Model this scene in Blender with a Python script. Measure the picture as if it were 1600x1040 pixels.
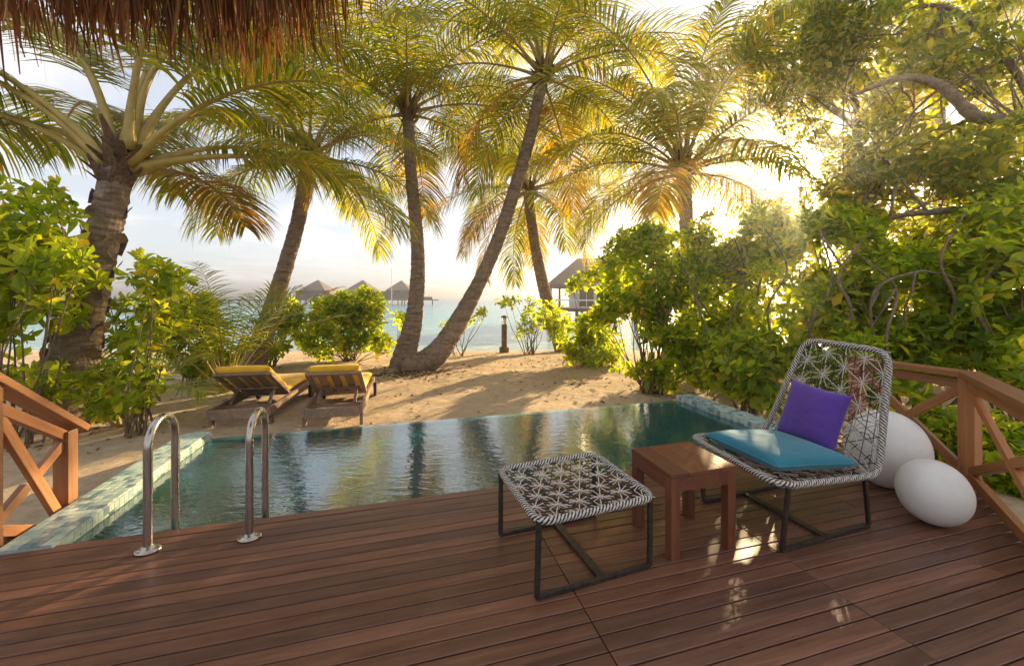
import bpy, bmesh, math, random
import numpy as np
from mathutils import Vector, Matrix, noise as mnoise
R = math.radians
scene = bpy.context.scene
for o in list(bpy.data.objects): bpy.data.objects.remove(o)

# ---------------------------------------------------------------- camera, sky, sun, exposure
H = 1.42; FPX = 622.0; HOR = 462.0
cam_d = bpy.data.cameras.new('camera'); cam = bpy.data.objects.new('camera', cam_d)
scene.collection.objects.link(cam); scene.camera = cam
cam.location = (0, 0, H); cam.rotation_euler = (R(90), 0, 0)
cam_d.sensor_width = 36; cam_d.lens = FPX/1600*36
cam_d.shift_y = -(520-HOR)/1600; cam_d.clip_end = 20000; cam_d.clip_start = 0.05
SUN = Vector((440, 622, 204)).normalized()
SUN_EL = math.asin(SUN.z); SUN_AZ = math.atan2(SUN.x, SUN.y)
world = bpy.data.worlds.new('World'); scene.world = world; world.use_nodes = True
wn = world.node_tree; wn.nodes.clear()
def wnode(t): return wn.nodes.new(t)
sky = wnode('ShaderNodeTexSky'); sky.sky_type = 'NISHITA'; sky.sun_disc = False
sky.sun_elevation = SUN_EL; sky.sun_rotation = SUN_AZ
sky.air_density = 1.0; sky.dust_density = 1.1; sky.ozone_density = 1.0
bg = wnode('ShaderNodeBackground'); bg.inputs[1].default_value = 0.061
wout = wnode('ShaderNodeOutputWorld')
# thin evening clouds
tc = wnode('ShaderNodeTexCoord'); sep = wnode('ShaderNodeSeparateXYZ'); wn.links.new(tc.outputs['Generated'], sep.inputs[0])
zz = wnode('ShaderNodeMath'); zz.operation = 'ADD'; zz.inputs[1].default_value = 0.12; wn.links.new(sep.outputs[2], zz.inputs[0])
zm = wnode('ShaderNodeMath'); zm.operation = 'MAXIMUM'; zm.inputs[1].default_value = 0.05; wn.links.new(zz.outputs[0], zm.inputs[0])
dx = wnode('ShaderNodeMath'); dx.operation = 'DIVIDE'; wn.links.new(sep.outputs[0], dx.inputs[0]); wn.links.new(zm.outputs[0], dx.inputs[1])
dy = wnode('ShaderNodeMath'); dy.operation = 'DIVIDE'; wn.links.new(sep.outputs[1], dy.inputs[0]); wn.links.new(zm.outputs[0], dy.inputs[1])
cb = wnode('ShaderNodeCombineXYZ'); wn.links.new(dx.outputs[0], cb.inputs[0]); wn.links.new(dy.outputs[0], cb.inputs[1])
cn = wnode('ShaderNodeTexNoise'); cn.inputs['Scale'].default_value = 0.9; cn.inputs['Detail'].default_value = 7; cn.inputs['Roughness'].default_value = .58; cn.inputs['Distortion'].default_value = .6
wn.links.new(cb.outputs[0], cn.inputs['Vector'])
cr = wnode('ShaderNodeValToRGB'); cr.color_ramp.elements[0].position = .45; cr.color_ramp.elements[0].color = (0, 0, 0, 1); cr.color_ramp.elements[1].position = .72; cr.color_ramp.elements[1].color = (.8, .8, .8, 1)
wn.links.new(cn.outputs['Fac'], cr.inputs[0])
hz = wnode('ShaderNodeMixRGB'); hz.inputs[0].default_value = .6; hz.inputs[2].default_value = (5.7, 5.8, 6.3, 1); wn.links.new(sky.outputs[0], hz.inputs[1])   # bright evening haze
mx = wnode('ShaderNodeMixRGB'); mx.inputs[2].default_value = (8.4, 7.7, 7.2, 1)
wn.links.new(cr.outputs[0], mx.inputs[0]); wn.links.new(hz.outputs[0], mx.inputs[1])
# aureole of the low sun in humid air
nrm = wnode('ShaderNodeVectorMath'); nrm.operation = 'NORMALIZE'; wn.links.new(tc.outputs['Generated'], nrm.inputs[0])
dot = wnode('ShaderNodeVectorMath'); dot.operation = 'DOT_PRODUCT'; dot.inputs[1].default_value = SUN; wn.links.new(nrm.outputs[0], dot.inputs[0])
dm = wnode('ShaderNodeMath'); dm.operation = 'MAXIMUM'; dm.inputs[1].default_value = 0; wn.links.new(dot.outputs['Value'], dm.inputs[0])
pw = wnode('ShaderNodeMath'); pw.operation = 'POWER'; pw.inputs[1].default_value = 600; wn.links.new(dm.outputs[0], pw.inputs[0])
pc = wnode('ShaderNodeMixRGB'); pc.blend_type = 'ADD'; pc.inputs[0].default_value = 1
ps = wnode('ShaderNodeMixRGB'); ps.inputs[1].default_value = (0, 0, 0, 1); ps.inputs[2].default_value = (150, 118, 74, 1); wn.links.new(pw.outputs[0], ps.inputs[0])
wn.links.new(mx.outputs[0], pc.inputs[1]); wn.links.new(ps.outputs[0], pc.inputs[2])
pw2 = wnode('ShaderNodeMath'); pw2.operation = 'POWER'; pw2.inputs[1].default_value = 5000; wn.links.new(dm.outputs[0], pw2.inputs[0])
ps2 = wnode('ShaderNodeMixRGB'); ps2.inputs[1].default_value = (0, 0, 0, 1); ps2.inputs[2].default_value = (900, 760, 520, 1); wn.links.new(pw2.outputs[0], ps2.inputs[0])
pd2 = wnode('ShaderNodeMixRGB'); pd2.blend_type = 'ADD'; pd2.inputs[0].default_value = 1; wn.links.new(pc.outputs[0], pd2.inputs[1]); wn.links.new(ps2.outputs[0], pd2.inputs[2])
wn.links.new(pd2.outputs[0], bg.inputs[0]); wn.links.new(bg.outputs[0], wout.inputs[0])
sun_d = bpy.data.lights.new('sun', 'SUN'); sun_d.energy = 5.0; sun_d.angle = R(.6); sun_d.color = (1, .75, .41)
sun = bpy.data.objects.new('sun', sun_d); scene.collection.objects.link(sun)
sun.rotation_euler = SUN.to_track_quat('Z', 'Y').to_euler(); sun.location = SUN*60
vs = scene.view_settings; vs.view_transform = 'Standard'; vs.look = 'None'; vs.gamma = 1; vs.exposure = 1.6; vs.use_curve_mapping = False
cy = scene.cycles
cy.max_bounces = 10; cy.transparent_max_bounces = 16; cy.diffuse_bounces = 4; cy.glossy_bounces = 4; cy.transmission_bounces = 4
cy.use_denoising = True; cy.sample_clamp_indirect = 6; cy.caustics_reflective = False; cy.caustics_refractive = False

# ---------------------------------------------------------------- helpers
TH = R(15.5); CE, SE = math.cos(TH), math.sin(TH)
def st(s, t, z=0): return Vector((s*CE-t*SE, s*SE+t*CE, z))      # deck frame: s along the boards, t out over the pool
def at(px, py, z): d = FPX*(H-z)/(py-HOR); return Vector(((px-800)/FPX*d, d, z))
def atd(px, py, d): return Vector(((px-800)/FPX*d, d, H-(py-HOR)*d/FPX))
COL = scene.collection
class MB:
    def __init__(s): s.v = []; s.f = []; s.m = []
    def add(s, vs, fs, mi=0):
        b = len(s.v); s.v += [tuple(p) for p in vs]; s.f += [tuple(i+b for i in f) for f in fs]; s.m += [mi]*len(fs); return s
    def beam(s, A, B, w, h, up=Vector((0, 0, 1)), mi=0):
        A, B = Vector(A), Vector(B); d = (B-A).normalized(); sd = d.cross(up).normalized(); u = sd.cross(d).normalized()
        vs = [p+sd*(a*w/2)+u*(b*h/2) for p in (A, B) for a, b in ((-1, -1), (1, -1), (1, 1), (-1, 1))]
        return s.add(vs, [(0, 1, 2, 3)[::-1], (4, 5, 6, 7), (0, 1, 5, 4), (1, 2, 6, 5), (2, 3, 7, 6), (3, 0, 4, 7)], mi)
    def box(s, lo, hi, mi=0):
        x0, y0, z0 = lo; x1, y1, z1 = hi
        vs = [(x, y, z) for z in (z0, z1) for x, y in ((x0, y0), (x1, y0), (x1, y1), (x0, y1))]
        return s.add(vs, [(3, 2, 1, 0), (4, 5, 6, 7), (0, 1, 5, 4), (1, 2, 6, 5), (2, 3, 7, 6), (3, 0, 4, 7)], mi)
    def tube(s, P, rad, n=8, closed=False, cap=True, mi=0, mfun=None, rfun=None):
        P = [Vector(p) for p in P]; N = len(P)
        if not hasattr(rad, '__len__'): rad = [rad]*N
        T = []
        for i in range(N):
            a = P[(i-1) % N] if closed or i > 0 else P[i]; b = P[(i+1) % N] if closed or i < N-1 else P[i]
            T.append((b-a).normalized() if (b-a).length > 1e-9 else Vector((0, 0, 1)))
        u = T[0].orthogonal().normalized(); vs = []
        for i in range(N):
            u = (u-T[i]*u.dot(T[i])).normalized(); w = T[i].cross(u)
            for k in range(n):
                a = 2*math.pi*k/n; r = rad[i]*(rfun(i, k) if rfun else 1)
                vs.append(P[i]+(u*math.cos(a)+w*math.sin(a))*r)
        b = len(s.v); s.v += [tuple(p) for p in vs]
        for i in range(N if closed else N-1):
            for k in range(n):
                j = (i+1) % N; s.f.append((b+i*n+k, b+i*n+(k+1) % n, b+j*n+(k+1) % n, b+j*n+k)); s.m.append(mfun(i, k) if mfun else mi)
        if cap and not closed:
            s.f.append(tuple(b+k for k in range(n))[::-1]); s.f.append(tuple(b+(N-1)*n+k for k in range(n))); s.m += [mi, mi]
        return s
    def build(s, name, mats, parent=None, smooth=False, bevel=0):
        me = bpy.data.meshes.new(name); me.from_pydata(s.v, [], s.f)
        mats = mats if isinstance(mats, (list, tuple)) else [mats]
        for m in mats: me.materials.append(M[m] if isinstance(m, str) else m)
        if len(mats) > 1: me.polygons.foreach_set('material_index', s.m)
        if smooth: me.polygons.foreach_set('use_smooth', [True]*len(me.polygons))
        o = bpy.data.objects.new(name, me); COL.objects.link(o)
        if parent: attach(o, parent)
        if bevel:
            bm = bmesh.new(); bm.from_mesh(me); bmesh.ops.recalc_face_normals(bm, faces=bm.faces)
            bmesh.ops.bevel(bm, geom=list(bm.edges), offset=bevel, segments=2, profile=.6, affect='EDGES', clamp_overlap=True); bm.to_mesh(me); bm.free()
        return o
def attach(o, parent):          # keep the world place: meshes are written in world or in parent space
    o.parent = parent
    if parent.get('_world'): o.matrix_parent_inverse = parent.matrix_world.inverted() if False else Matrix.LocRotScale(parent.location, parent.rotation_euler, parent.scale).inverted()
def npmesh(name, v, f, mat, parent=None, smooth=True):
    me = bpy.data.meshes.new(name); nv, nf, k = len(v), len(f), f.shape[1]
    me.vertices.add(nv); me.vertices.foreach_set('co', np.ascontiguousarray(v, dtype=np.float32).ravel())
    me.loops.add(nf*k); me.loops.foreach_set('vertex_index', np.ascontiguousarray(f, dtype=np.int32).ravel())
    me.polygons.add(nf); me.polygons.foreach_set('loop_start', np.arange(0, nf*k, k, dtype=np.int32))
    me.polygons.foreach_set('loop_total', np.full(nf, k, dtype=np.int32)); me.update(calc_edges=True)
    if smooth: me.polygons.foreach_set('use_smooth', np.ones(nf, dtype=bool))
    me.materials.append(M[mat]); o = bpy.data.objects.new(name, me); COL.objects.link(o)
    if parent: attach(o, parent)
    return o
def tag(o, label=None, cat=None, group=None, kind=None):
    if label: o['label'] = label
    if cat: o['category'] = cat
    if group: o['group'] = group
    if kind: o['kind'] = kind
    return o
def thing(name, loc, label, cat, group=None, rz=0, world_space=True):
    o = bpy.data.objects.new(name, None); COL.objects.link(o); o.location = loc; o.rotation_euler = (0, 0, rz)
    o.empty_display_size = .1
    if world_space: o['_world'] = 1
    return tag(o, label, cat, group)
def copy_tree(o, parent=None):
    c = o.copy(); COL.objects.link(c); c.parent = parent
    for ch in list(o.children): copy_tree(ch, c)
    return c
def fillet(P, r, closed=True, n=7):
    out = []; N = len(P)
    for i in range(N):
        p = Vector(P[i])
        if not closed and i in (0, N-1): out.append(p); continue
        a = Vector(P[i-1]); b = Vector(P[(i+1) % N]); rr = r[i] if hasattr(r, '__len__') else r
        da = (a-p); db = (b-p); rr = min(rr, da.length*.48, db.length*.48)
        A = p+da.normalized()*rr; B = p+db.normalized()*rr
        for k in range(n+1):
            t = k/n; out.append(A*(1-t)**2+p*2*t*(1-t)+B*t*t)
    return out
def resample(P, step, closed=False):
    P = [Vector(p) for p in P]
    if closed: P = P+[P[0]]
    L = [0]
    for a, b in zip(P, P[1:]): L.append(L[-1]+(b-a).length)
    n = max(2, int(L[-1]/step)); out = []; j = 0
    for i in range(n+(0 if closed else 1)):
        d = L[-1]*i/n
        while j < len(P)-2 and L[j+1] < d: j += 1
        f = (d-L[j])/max(L[j+1]-L[j], 1e-9); out.append(P[j].lerp(P[j+1], min(max(f, 0), 1)))
    return out
def spline(P, n=8):
    P = [Vector(p) for p in P]; Q = [P[0]*2-P[1]]+P+[P[-1]*2-P[-2]]; out = []
    for i in range(1, len(Q)-2):
        for k in range(n):
            t = k/n; a, b, c, d = Q[i-1], Q[i], Q[i+1], Q[i+2]
            out.append(.5*((2*b)+(c-a)*t+(2*a-5*b+4*c-d)*t*t+(3*b-a-3*c+d)*t**3))
    return out+[P[-1]]
def lerpl(V, n):       # scalar list resampled to n
    return list(np.interp(np.linspace(0, len(V)-1, n), range(len(V)), V))

# ---------------------------------------------------------------- materials
M = {}
class NT:
    def __init__(s, name):
        m = bpy.data.materials.new(name); m.use_nodes = True; s.t = m.node_tree; s.m = m; M[name] = m
        s.b = s.t.nodes['Principled BSDF']; s.out = s.t.nodes['Material Output']
    def n(s, t, **k):
        o = s.t.nodes.new('ShaderNode'+t)
        for a, v in k.items():
            if a in o.inputs.keys(): o.inputs[a].default_value = v
            else: setattr(o, a, v)
        return o
    def l(s, a, b): s.t.links.new(a, b)
    def coord(s, which='Object', scale=(1, 1, 1), loc=(0, 0, 0)):
        c = s.n('TexCoord'); m = s.n('Mapping'); m.inputs['Scale'].default_value = scale; m.inputs['Location'].default_value = loc
        s.l(c.outputs[which], m.inputs[0]); return m.outputs[0]
    def noise(s, vec, scale, detail=4, rough=.55, dist=0):
        o = s.n('TexNoise'); o.inputs['Scale'].default_value = scale; o.inputs['Detail'].default_value = detail; o.inputs['Roughness'].default_value = rough; o.inputs['Distortion'].default_value = dist
        if vec is not None: s.l(vec, o.inputs['Vector'])
        return o.outputs['Fac']
    def ramp(s, fac, stops, const=False):
        o = s.n('ValToRGB'); e = o.color_ramp.elements
        if const: o.color_ramp.interpolation = 'CONSTANT'
        while len(e) < len(stops): e.new(.5)
        for x, (p, c) in zip(e, stops): x.position = p; x.color = (*c, 1)
        s.l(fac, o.inputs[0]); return o.outputs[0]
    def mix(s, fac, a, b, mode='MIX'):
        o = s.n('MixRGB', blend_type=mode)
        for i, v in ((0, fac), (1, a), (2, b)):
            if hasattr(v, 'links'): s.l(v, o.inputs[i])
            elif i == 0: o.inputs[0].default_value = v
            else: o.inputs[i].default_value = (*v, 1)
        return o.outputs[0]
    def math(s, op, a, b=0):
        o = s.n('Math', operation=op)
        for i, v in enumerate((a, b)):
            if hasattr(v, 'links'): s.l(v, o.inputs[i])
            else: o.inputs[i].default_value = v
        return o.outputs[0]
    def bump(s, h, strength=.3, dist=.01, to=None):
        o = s.n('Bump'); o.inputs['Strength'].default_value = strength; o.inputs['Distance'].default_value = dist; s.l(h, o.inputs['Height'])
        s.l(o.outputs[0], (to or s.b).inputs['Normal']); return o.outputs[0]
    def base(s, c, rough=.5, metal=0, spec=.5):
        if hasattr(c, 'links'): s.l(c, s.b.inputs['Base Color'])
        else: s.b.inputs['Base Color'].default_value = (*c, 1)
        if hasattr(rough, 'links'): s.l(rough, s.b.inputs['Roughness'])
        else: s.b.inputs['Roughness'].default_value = rough
        s.b.inputs['Metallic'].default_value = metal; s.b.inputs['Specular IOR Level'].default_value = spec
def wood(name, c1, c2, c3, axis=0, rough=(.35, .6), grain=38, world=False, bump=.25, spec=.5):
    m = NT(name); sc = [1, 1, 1]; sc[axis] = .07
    oi = m.n('ObjectInfo'); v = m.coord('Object', sc)
    off = m.n('VectorMath', operation='MULTIPLY_ADD'); cmb = m.n('CombineXYZ')
    for i in range(3): m.l(oi.outputs['Random'], cmb.inputs[i])
    m.l(cmb.outputs[0], off.inputs[0]); off.inputs[1].default_value = (7, 13, 5); m.l(v, off.inputs[2])
    g = m.noise(off.outputs[0], grain, 6, .62, .6); g2 = m.noise(off.outputs[0], 4.5, 3, .5)
    col = m.ramp(g, [(.3, c1), (.55, c2), (.75, c3)])
    var = m.ramp(oi.outputs['Random'], [(0, (.72, .72, .74)), (.5, (.95, .93, .92)), (1, (1.22, 1.15, 1.1))])
    col = m.mix(1, col, var, 'MULTIPLY')
    blot = m.ramp(g2, [(.3, (.8, .8, .8)), (.7, (1.12, 1.1, 1.08))]); col = m.mix(1, col, blot, 'MULTIPLY')
    rr = m.ramp(g2, [(.25, (rough[0],)*3), (.75, (rough[1],)*3)])
    kn = m.n('TexVoronoi'); kn.inputs['Scale'].default_value = 2.3; kn.inputs['Randomness'].default_value = 1; ks = m.n('Mapping'); ksc = [3.5, 3.5, 3.5]; ksc[axis] = 1.2; ks.inputs['Scale'].default_value = ksc
    oc = m.n('TexCoord'); ad = m.n('VectorMath', operation='ADD'); m.l(oc.outputs['Object'], ad.inputs[0]); m.l(cmb.outputs[0], ad.inputs[1]); m.l(ad.outputs[0], ks.inputs[0]); m.l(ks.outputs[0], kn.inputs['Vector'])
    col = m.mix(m.ramp(kn.outputs['Distance'], [(.02, (.6, .6, .6)), (.085, (0, 0, 0))]), col, tuple(x*.45 for x in c1))
    m.base(col, rr, 0, spec); m.bump(g, bump, .004); return m
m = wood('deck_wood', (.105, .045, .027), (.168, .075, .045), (.23, .112, .070), rough=(.25, .45), spec=.5)
# worn, dusty smears
wv = m.coord('Object', (1, 1, 1)); dn = m.noise(m.n('NewGeometry').outputs['Position'], 2.2, 7, .68, .4)
old = m.b.inputs['Base Color'].links[0].from_socket
m.l(m.mix(m.ramp(dn, [(.55, (0, 0, 0)), (.78, (.30, .30, .30))]), old, (.22, .13, .10)), m.b.inputs['Base Color'])
wood('rail_wood', (.30, .115, .04), (.40, .17, .062), (.50, .235, .095), rough=(.4, .6), grain=30)
wood('rail_wood_upright', (.30, .115, .04), (.40, .17, .062), (.50, .235, .095), axis=2, rough=(.4, .6), grain=30)
wood('table_wood', (.115, .036, .017), (.16, .054, .026), (.205, .077, .038), rough=(.32, .5), grain=30, axis=1)
wood('table_wood_upright', (.115, .036, .017), (.16, .054, .026), (.205, .077, .038), rough=(.32, .5), grain=30, axis=2)
wood('lounger_wood', (.15, .10, .07), (.225, .155, .112), (.30, .22, .165), rough=(.6, .8), grain=34, axis=1)
wood('villa_wood', (.12, .06, .04), (.17, .085, .055), (.22, .12, .08), grain=3, rough=(.6, .8))
def cloth(name, c, scale=420, rough=.85, sheen=.2, crease=.5):
    m = NT(name); v = m.coord('Object'); w = m.noise(v, scale, 2); l = m.noise(v, 5, 4, .55)
    col = m.mix(m.ramp(l, [(.3, (0, 0, 0)), (.75, (1, 1, 1))]), tuple(x*.82 for x in c), tuple(min(1, x*1.12) for x in c))
    m.base(col, rough); m.b.inputs['Sheen Weight'].default_value = sheen
    hh = m.math('ADD', m.math('MULTIPLY', w, .25), m.math('MULTIPLY', l, 2.2)); m.bump(hh, crease, .006)
cloth('yellow_cloth', (.84, .47, .02)); cloth('teal_cloth', (.008, .165, .235)); cloth('purple_cloth', (.085, .030, .27))
m = NT('steel'); v = m.coord('Object', (1, 1, .05)); m.base((.46, .41, .36), m.ramp(m.noise(v, 60, 3), [(.3, (.2,)*3), (.7, (.36,)*3)]), 1)
m = NT('dark_metal'); v = m.coord('Object'); g = m.noise(v, 40, 5, .65); m.base(m.ramp(g, [(.35, (.022, .017, .014)), (.7, (.075, .055, .042))]), .42, .3); m.bump(g, .15, .002)
for nm, c in (('white_cord', (.66, .60, .53)), ('black_cord', (.020, .016, .018))):
    m = NT(nm); g = m.noise(m.coord('Object'), 300, 2); m.base(m.mix(g, tuple(x*.75 for x in c), c), .65); m.bump(g, .3, .002)
m = NT('lamp_shell'); g = m.noise(m.coord('Object'), 9, 5, .6); m.base(m.ramp(g, [(.3, (.71, .68, .64)), (.7, (.78, .755, .715))]), .42); m.b.inputs['Subsurface Weight'].default_value = .25; m.b.inputs['Subsurface Radius'].default_value = (.05, .045, .04); m.bump(m.noise(m.coord('Object'), 90, 3), .06, .003)
m = NT('rubber'); m.base((.018, .017, .016), .7)
m = NT('grout'); g = m.noise(m.coord('Object'), 40, 4); m.base(m.ramp(g, [(.3, (.28, .29, .26)), (.7, (.40, .41, .37))]), .8)
m = NT('dark_underdeck'); m.base((.03, .022, .018), .9)
# ceramic tile, one shade a tile
TILE = [(0, (.36, .46, .40)), (.2, (.50, .58, .50)), (.38, (.22, .34, .33)), (.5, (.42, .53, .47)), (.64, (.10, .19, .22)), (.74, (.33, .45, .43)), (.86, (.055, .13, .19)), (.92, (.56, .63, .56))]
m = NT('tile'); oi = m.n('ObjectInfo'); g = m.noise(m.coord('Object'), 60, 4)
m.base(m.mix(.25, m.ramp(oi.outputs['Random'], TILE, True), m.ramp(g, [(.3, (.25, .33, .30)), (.7, (.6, .66, .6))])), .22)
m = NT('pool_mosaic')
def mosaic(m, size):
    v = m.coord('Object', (1/size,)*3, (.5, .5, .5)); fl = m.n('VectorMath', operation='FLOOR'); fr = m.n('VectorMath', operation='FRACTION')
    m.l(v, fl.inputs[0]); m.l(v, fr.inputs[0]); w = m.n('TexWhiteNoise', noise_dimensions='3D'); m.l(fl.outputs[0], w.inputs['Vector'])
    sp = m.n('SeparateXYZ'); m.l(fr.outputs[0], sp.inputs[0]); mn = m.math('MINIMUM', m.math('MINIMUM', sp.outputs[0], sp.outputs[1]), sp.outputs[2])
    return w.outputs['Value'], m.math('LESS_THAN', mn, .09)
w, gr = mosaic(m, .05)
col = m.ramp(w, [(0, (.03, .52, .62)), (.22, (.06, .64, .72)), (.45, (.015, .36, .48)), (.62, (.12, .70, .76)), (.8, (.01, .26, .40)), (.92, (.22, .74, .76))], True)
m.base(m.mix(gr, col, (.10, .40, .44)), .3)
# pool water: clear, with a Fresnel mirror on small ripples
m = NT('pool_water'); gp = m.n('NewGeometry').outputs['Position']
mp = m.n('Mapping'); mp.inputs['Scale'].default_value = (.8, 2.0, 1); mp.inputs['Rotation'].default_value = (0, 0, -TH); m.l(gp, mp.inputs[0])
hgt = m.math('ADD', m.math('MULTIPLY', m.noise(mp.outputs[0], 6, 2, .5, .8), 1.0), m.math('MULTIPLY', m.noise(mp.outputs[0], 24, 2, .5, .5), .42))
bmp = m.n('Bump'); bmp.inputs['Strength'].default_value = .5; bmp.inputs['Distance'].default_value = .0052; m.l(hgt, bmp.inputs['Height'])
fz = m.n('Fresnel'); fz.inputs['IOR'].default_value = 5.2; m.l(bmp.outputs[0], fz.inputs['Normal'])
gl = m.n('BsdfGlossy'); gl.inputs['Roughness'].default_value = .03; m.l(bmp.outputs[0], gl.inputs['Normal'])
tr = m.n('BsdfTransparent'); tr.inputs[0].default_value = (.72, .97, .98, 1); ms = m.n('MixShader')
m.l(fz.outputs[0], ms.inputs[0]); df = m.n('BsdfDiffuse'); df.inputs[0].default_value = (.006, .17, .215, 1); body = m.n('MixShader'); body.inputs[0].default_value = .4; m.l(tr.outputs[0], body.inputs[1]); m.l(df.outputs[0], body.inputs[2]); m.l(body.outputs[0], ms.inputs[1]); m.l(gl.outputs[0], ms.inputs[2]); m.l(ms.outputs[0], m.out.inputs[0])
# lagoon
m = NT('sea_water'); gp = m.n('NewGeometry').outputs['Position']; mp = m.n('Mapping'); mp.inputs['Scale'].default_value = (.45, 1.9, 1); m.l(gp, mp.inputs[0])
a = m.noise(mp.outputs[0], .55, 5, .6, .6); b = m.noise(mp.outputs[0], 2.6, 4, .6, .4)
big = m.noise(gp, .03, 4, .6)
spx = m.n('SeparateXYZ'); m.l(gp, spx.inputs[0]); dep = m.math('MULTIPLY', spx.outputs[1], 1/110)
colr = m.ramp(m.math('ADD', dep, m.math('MULTIPLY', m.math('SUBTRACT', big, .5), .5)), [(.1, (.32, .46, .45)), (.3, (.16, .37, .41)), (.7, (.085, .28, .37)), (1, (.045, .16, .28))])
foam = m.ramp(m.noise(mp.outputs[0], 1.1, 6, .7, 1.0), [(.56, (0, 0, 0)), (.68, (.6, .6, .6))])
m.base(m.mix(foam, colr, (.72, .76, .72)), .16, 0, .5); m.b.inputs['IOR'].default_value = 1.33
m.bump(m.math('ADD', a, m.math('MULTIPLY', b, .35)), .75, .35)
# coral sand
m = NT('sand'); gp = m.n('NewGeometry').outputs['Position']
l1 = m.noise(gp, .7, 5, .6); l2 = m.noise(gp, 9, 5, .7); l3 = m.noise(gp, 120, 3, .7)
col = m.ramp(l2, [(.25, (.36, .255, .165)), (.5, (.51, .385, .26)), (.75, (.62, .485, .34))])
col = m.mix(m.ramp(l1, [(.4, (0, 0, 0)), (.75, (.55, .55, .55))]), col, (.36, .255, .165))
col = m.mix(m.ramp(l3, [(.62, (0, 0, 0)), (.72, (.75, .75, .75))]), col, (.20, .13, .08)); m.base(col, .95, 0, .15)
m.bump(m.math('ADD', m.math('MULTIPLY', l2, 1.0), m.math('MULTIPLY', l3, .25)), .8, .035)
# bark
m = NT('palm_bark'); v = m.coord('Object', (1, 1, 1)); g = m.noise(v, 9, 6, .7, .4); g2 = m.noise(m.coord('Object', (1, 1, .22)), 38, 4, .65); g3 = m.noise(m.coord('Object', (1, 1, 5)), 3.2, 4, .6, .5)
col = m.ramp(g, [(.25, (.17, .12, .085)), (.5, (.31, .235, .175)), (.75, (.44, .35, .27))])
col = m.mix(m.ramp(g3, [(.35, (.85, .85, .85)), (.55, (0, 0, 0))]), col, (.12, .08, .056)); col = m.mix(.3, col, m.ramp(g2, [(.3, (.10, .065, .045)), (.7, (.36, .27, .20))])); m.base(col, .9, 0, .2)
m.bump(m.math('ADD', m.math('ADD', g, g3), m.math('MULTIPLY', g2, .6)), .8, .03)
m = NT('shrub_bark'); g = m.noise(m.coord('Object'), 22, 5, .65); m.base(m.ramp(g, [(.3, (.10, .07, .045)), (.7, (.28, .21, .14))]), .9, 0, .2); m.bump(g, .6, .01)
m = NT('dead_fibre'); g = m.noise(m.coord('Object', (1, 1, .2)), 30, 4, .6); m.base(m.ramp(g, [(.3, (.07, .045, .028)), (.7, (.23, .15, .09))]), .95, 0, .1)
def leaf(name, stops, trans, tw=.45, rough=.42, spec=.35, per_obj=False):
    m = NT(name); rnd = m.n('NewGeometry').outputs['Random Per Island']
    if per_obj: oi = m.n('ObjectInfo'); rnd = m.math('FRACT', m.math('ADD', rnd, oi.outputs['Random']))
    col = m.ramp(rnd, stops); nz = m.noise(m.n('NewGeometry').outputs['Position'], 1.3, 3, .6)
    col = m.mix(1, col, m.ramp(nz, [(.3, (.72, .76, .7)), (.7, (1.22, 1.15, 1.1))]), 'MULTIPLY')
    m.base(col, rough, 0, spec); t = m.n('BsdfTranslucent'); m.l(m.mix(1, col, trans, 'MULTIPLY'), t.inputs[0])
    mxs = m.n('MixShader'); mxs.inputs[0].default_value = tw; m.l(m.b.outputs[0], mxs.inputs[1]); m.l(t.outputs[0], mxs.inputs[2]); m.l(mxs.outputs[0], m.out.inputs[0]); return m
G = [(0, (0.101, 0.164, 0.016)), (.3, (0.160, 0.240, 0.023)), (.62, (0.233, 0.309, 0.030)), (.93, (0.350, 0.385, 0.036)), (.985, (0.460, 0.398, 0.036)), (1, (0.460, 0.302, 0.036))]
leaf('shrub_leaf', G, (3.2, 2.8, .8), .64); leaf('whorl_leaf', G, (3.2, 2.8, .8), .64, per_obj=True)
leaf('tree_leaf', [(0, (0.096, 0.144, 0.018)), (.4, (0.160, 0.218, 0.023)), (.8, (0.281, 0.309, 0.029)), (.97, (0.399, 0.376, 0.034)), (1, (0.460, 0.422, 0.039))], (3.0, 2.5, .8), .56)
leaf('palm_leaflet', [(0, (0.099, 0.144, 0.017)), (.35, (0.153, 0.193, 0.022)), (.7, (0.225, 0.243, 0.026)), (.94, (0.331, 0.281, 0.034)), (1, (0.451, 0.287, 0.049))], (2.8, 2.4, .7), .52, .38)
leaf('palm_leaflet_old', [(0, (.14, .15, .018)), (.4, (.22, .19, .022)), (.75, (.31, .215, .026)), (1, (.38, .20, .03))], (2.5, 2.0, .5), .5, .5)
leaf('young_leaflet', [(0, (0.098, 0.168, 0.020)), (.6, (0.182, 0.252, 0.028)), (1, (0.336, 0.336, 0.042))], (2.4, 2.1, .8), .45)
m = NT('palm_rachis'); g = m.noise(m.coord('Object'), 6, 4); m.base(m.ramp(g, [(.3, (.30, .22, .04)), (.7, (.44, .32, .075))]), .45)
m = NT('old_rachis'); g = m.noise(m.coord('Object'), 6, 4); m.base(m.ramp(g, [(.3, (.22, .13, .05)), (.7, (.36, .23, .09))]), .6)
leaf('thatch_strand', [(0, (.12, .058, .03)), (.5, (.215, .108, .054)), (.85, (.32, .175, .088)), (1, (.5, .34, .2))], (1.8, 1.2, .7), .35, .8, .1)
m = NT('thatch_layer'); g = m.noise(m.coord('Object', (1, 1, .3)), 24, 5, .7); m.base(m.ramp(g, [(.3, (.05, .03, .02)), (.7, (.15, .09, .06))]), .95, 0, .1); m.bump(g, .8, .03)
m = NT('villa_thatch'); g = m.noise(m.coord('Object', (1, 1, .3)), 5, 5, .7); m.base(m.ramp(g, [(.3, (.13, .095, .08)), (.7, (.225, .165, .135))]), .95, 0, .1); m.bump(g, .8, .1)
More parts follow.
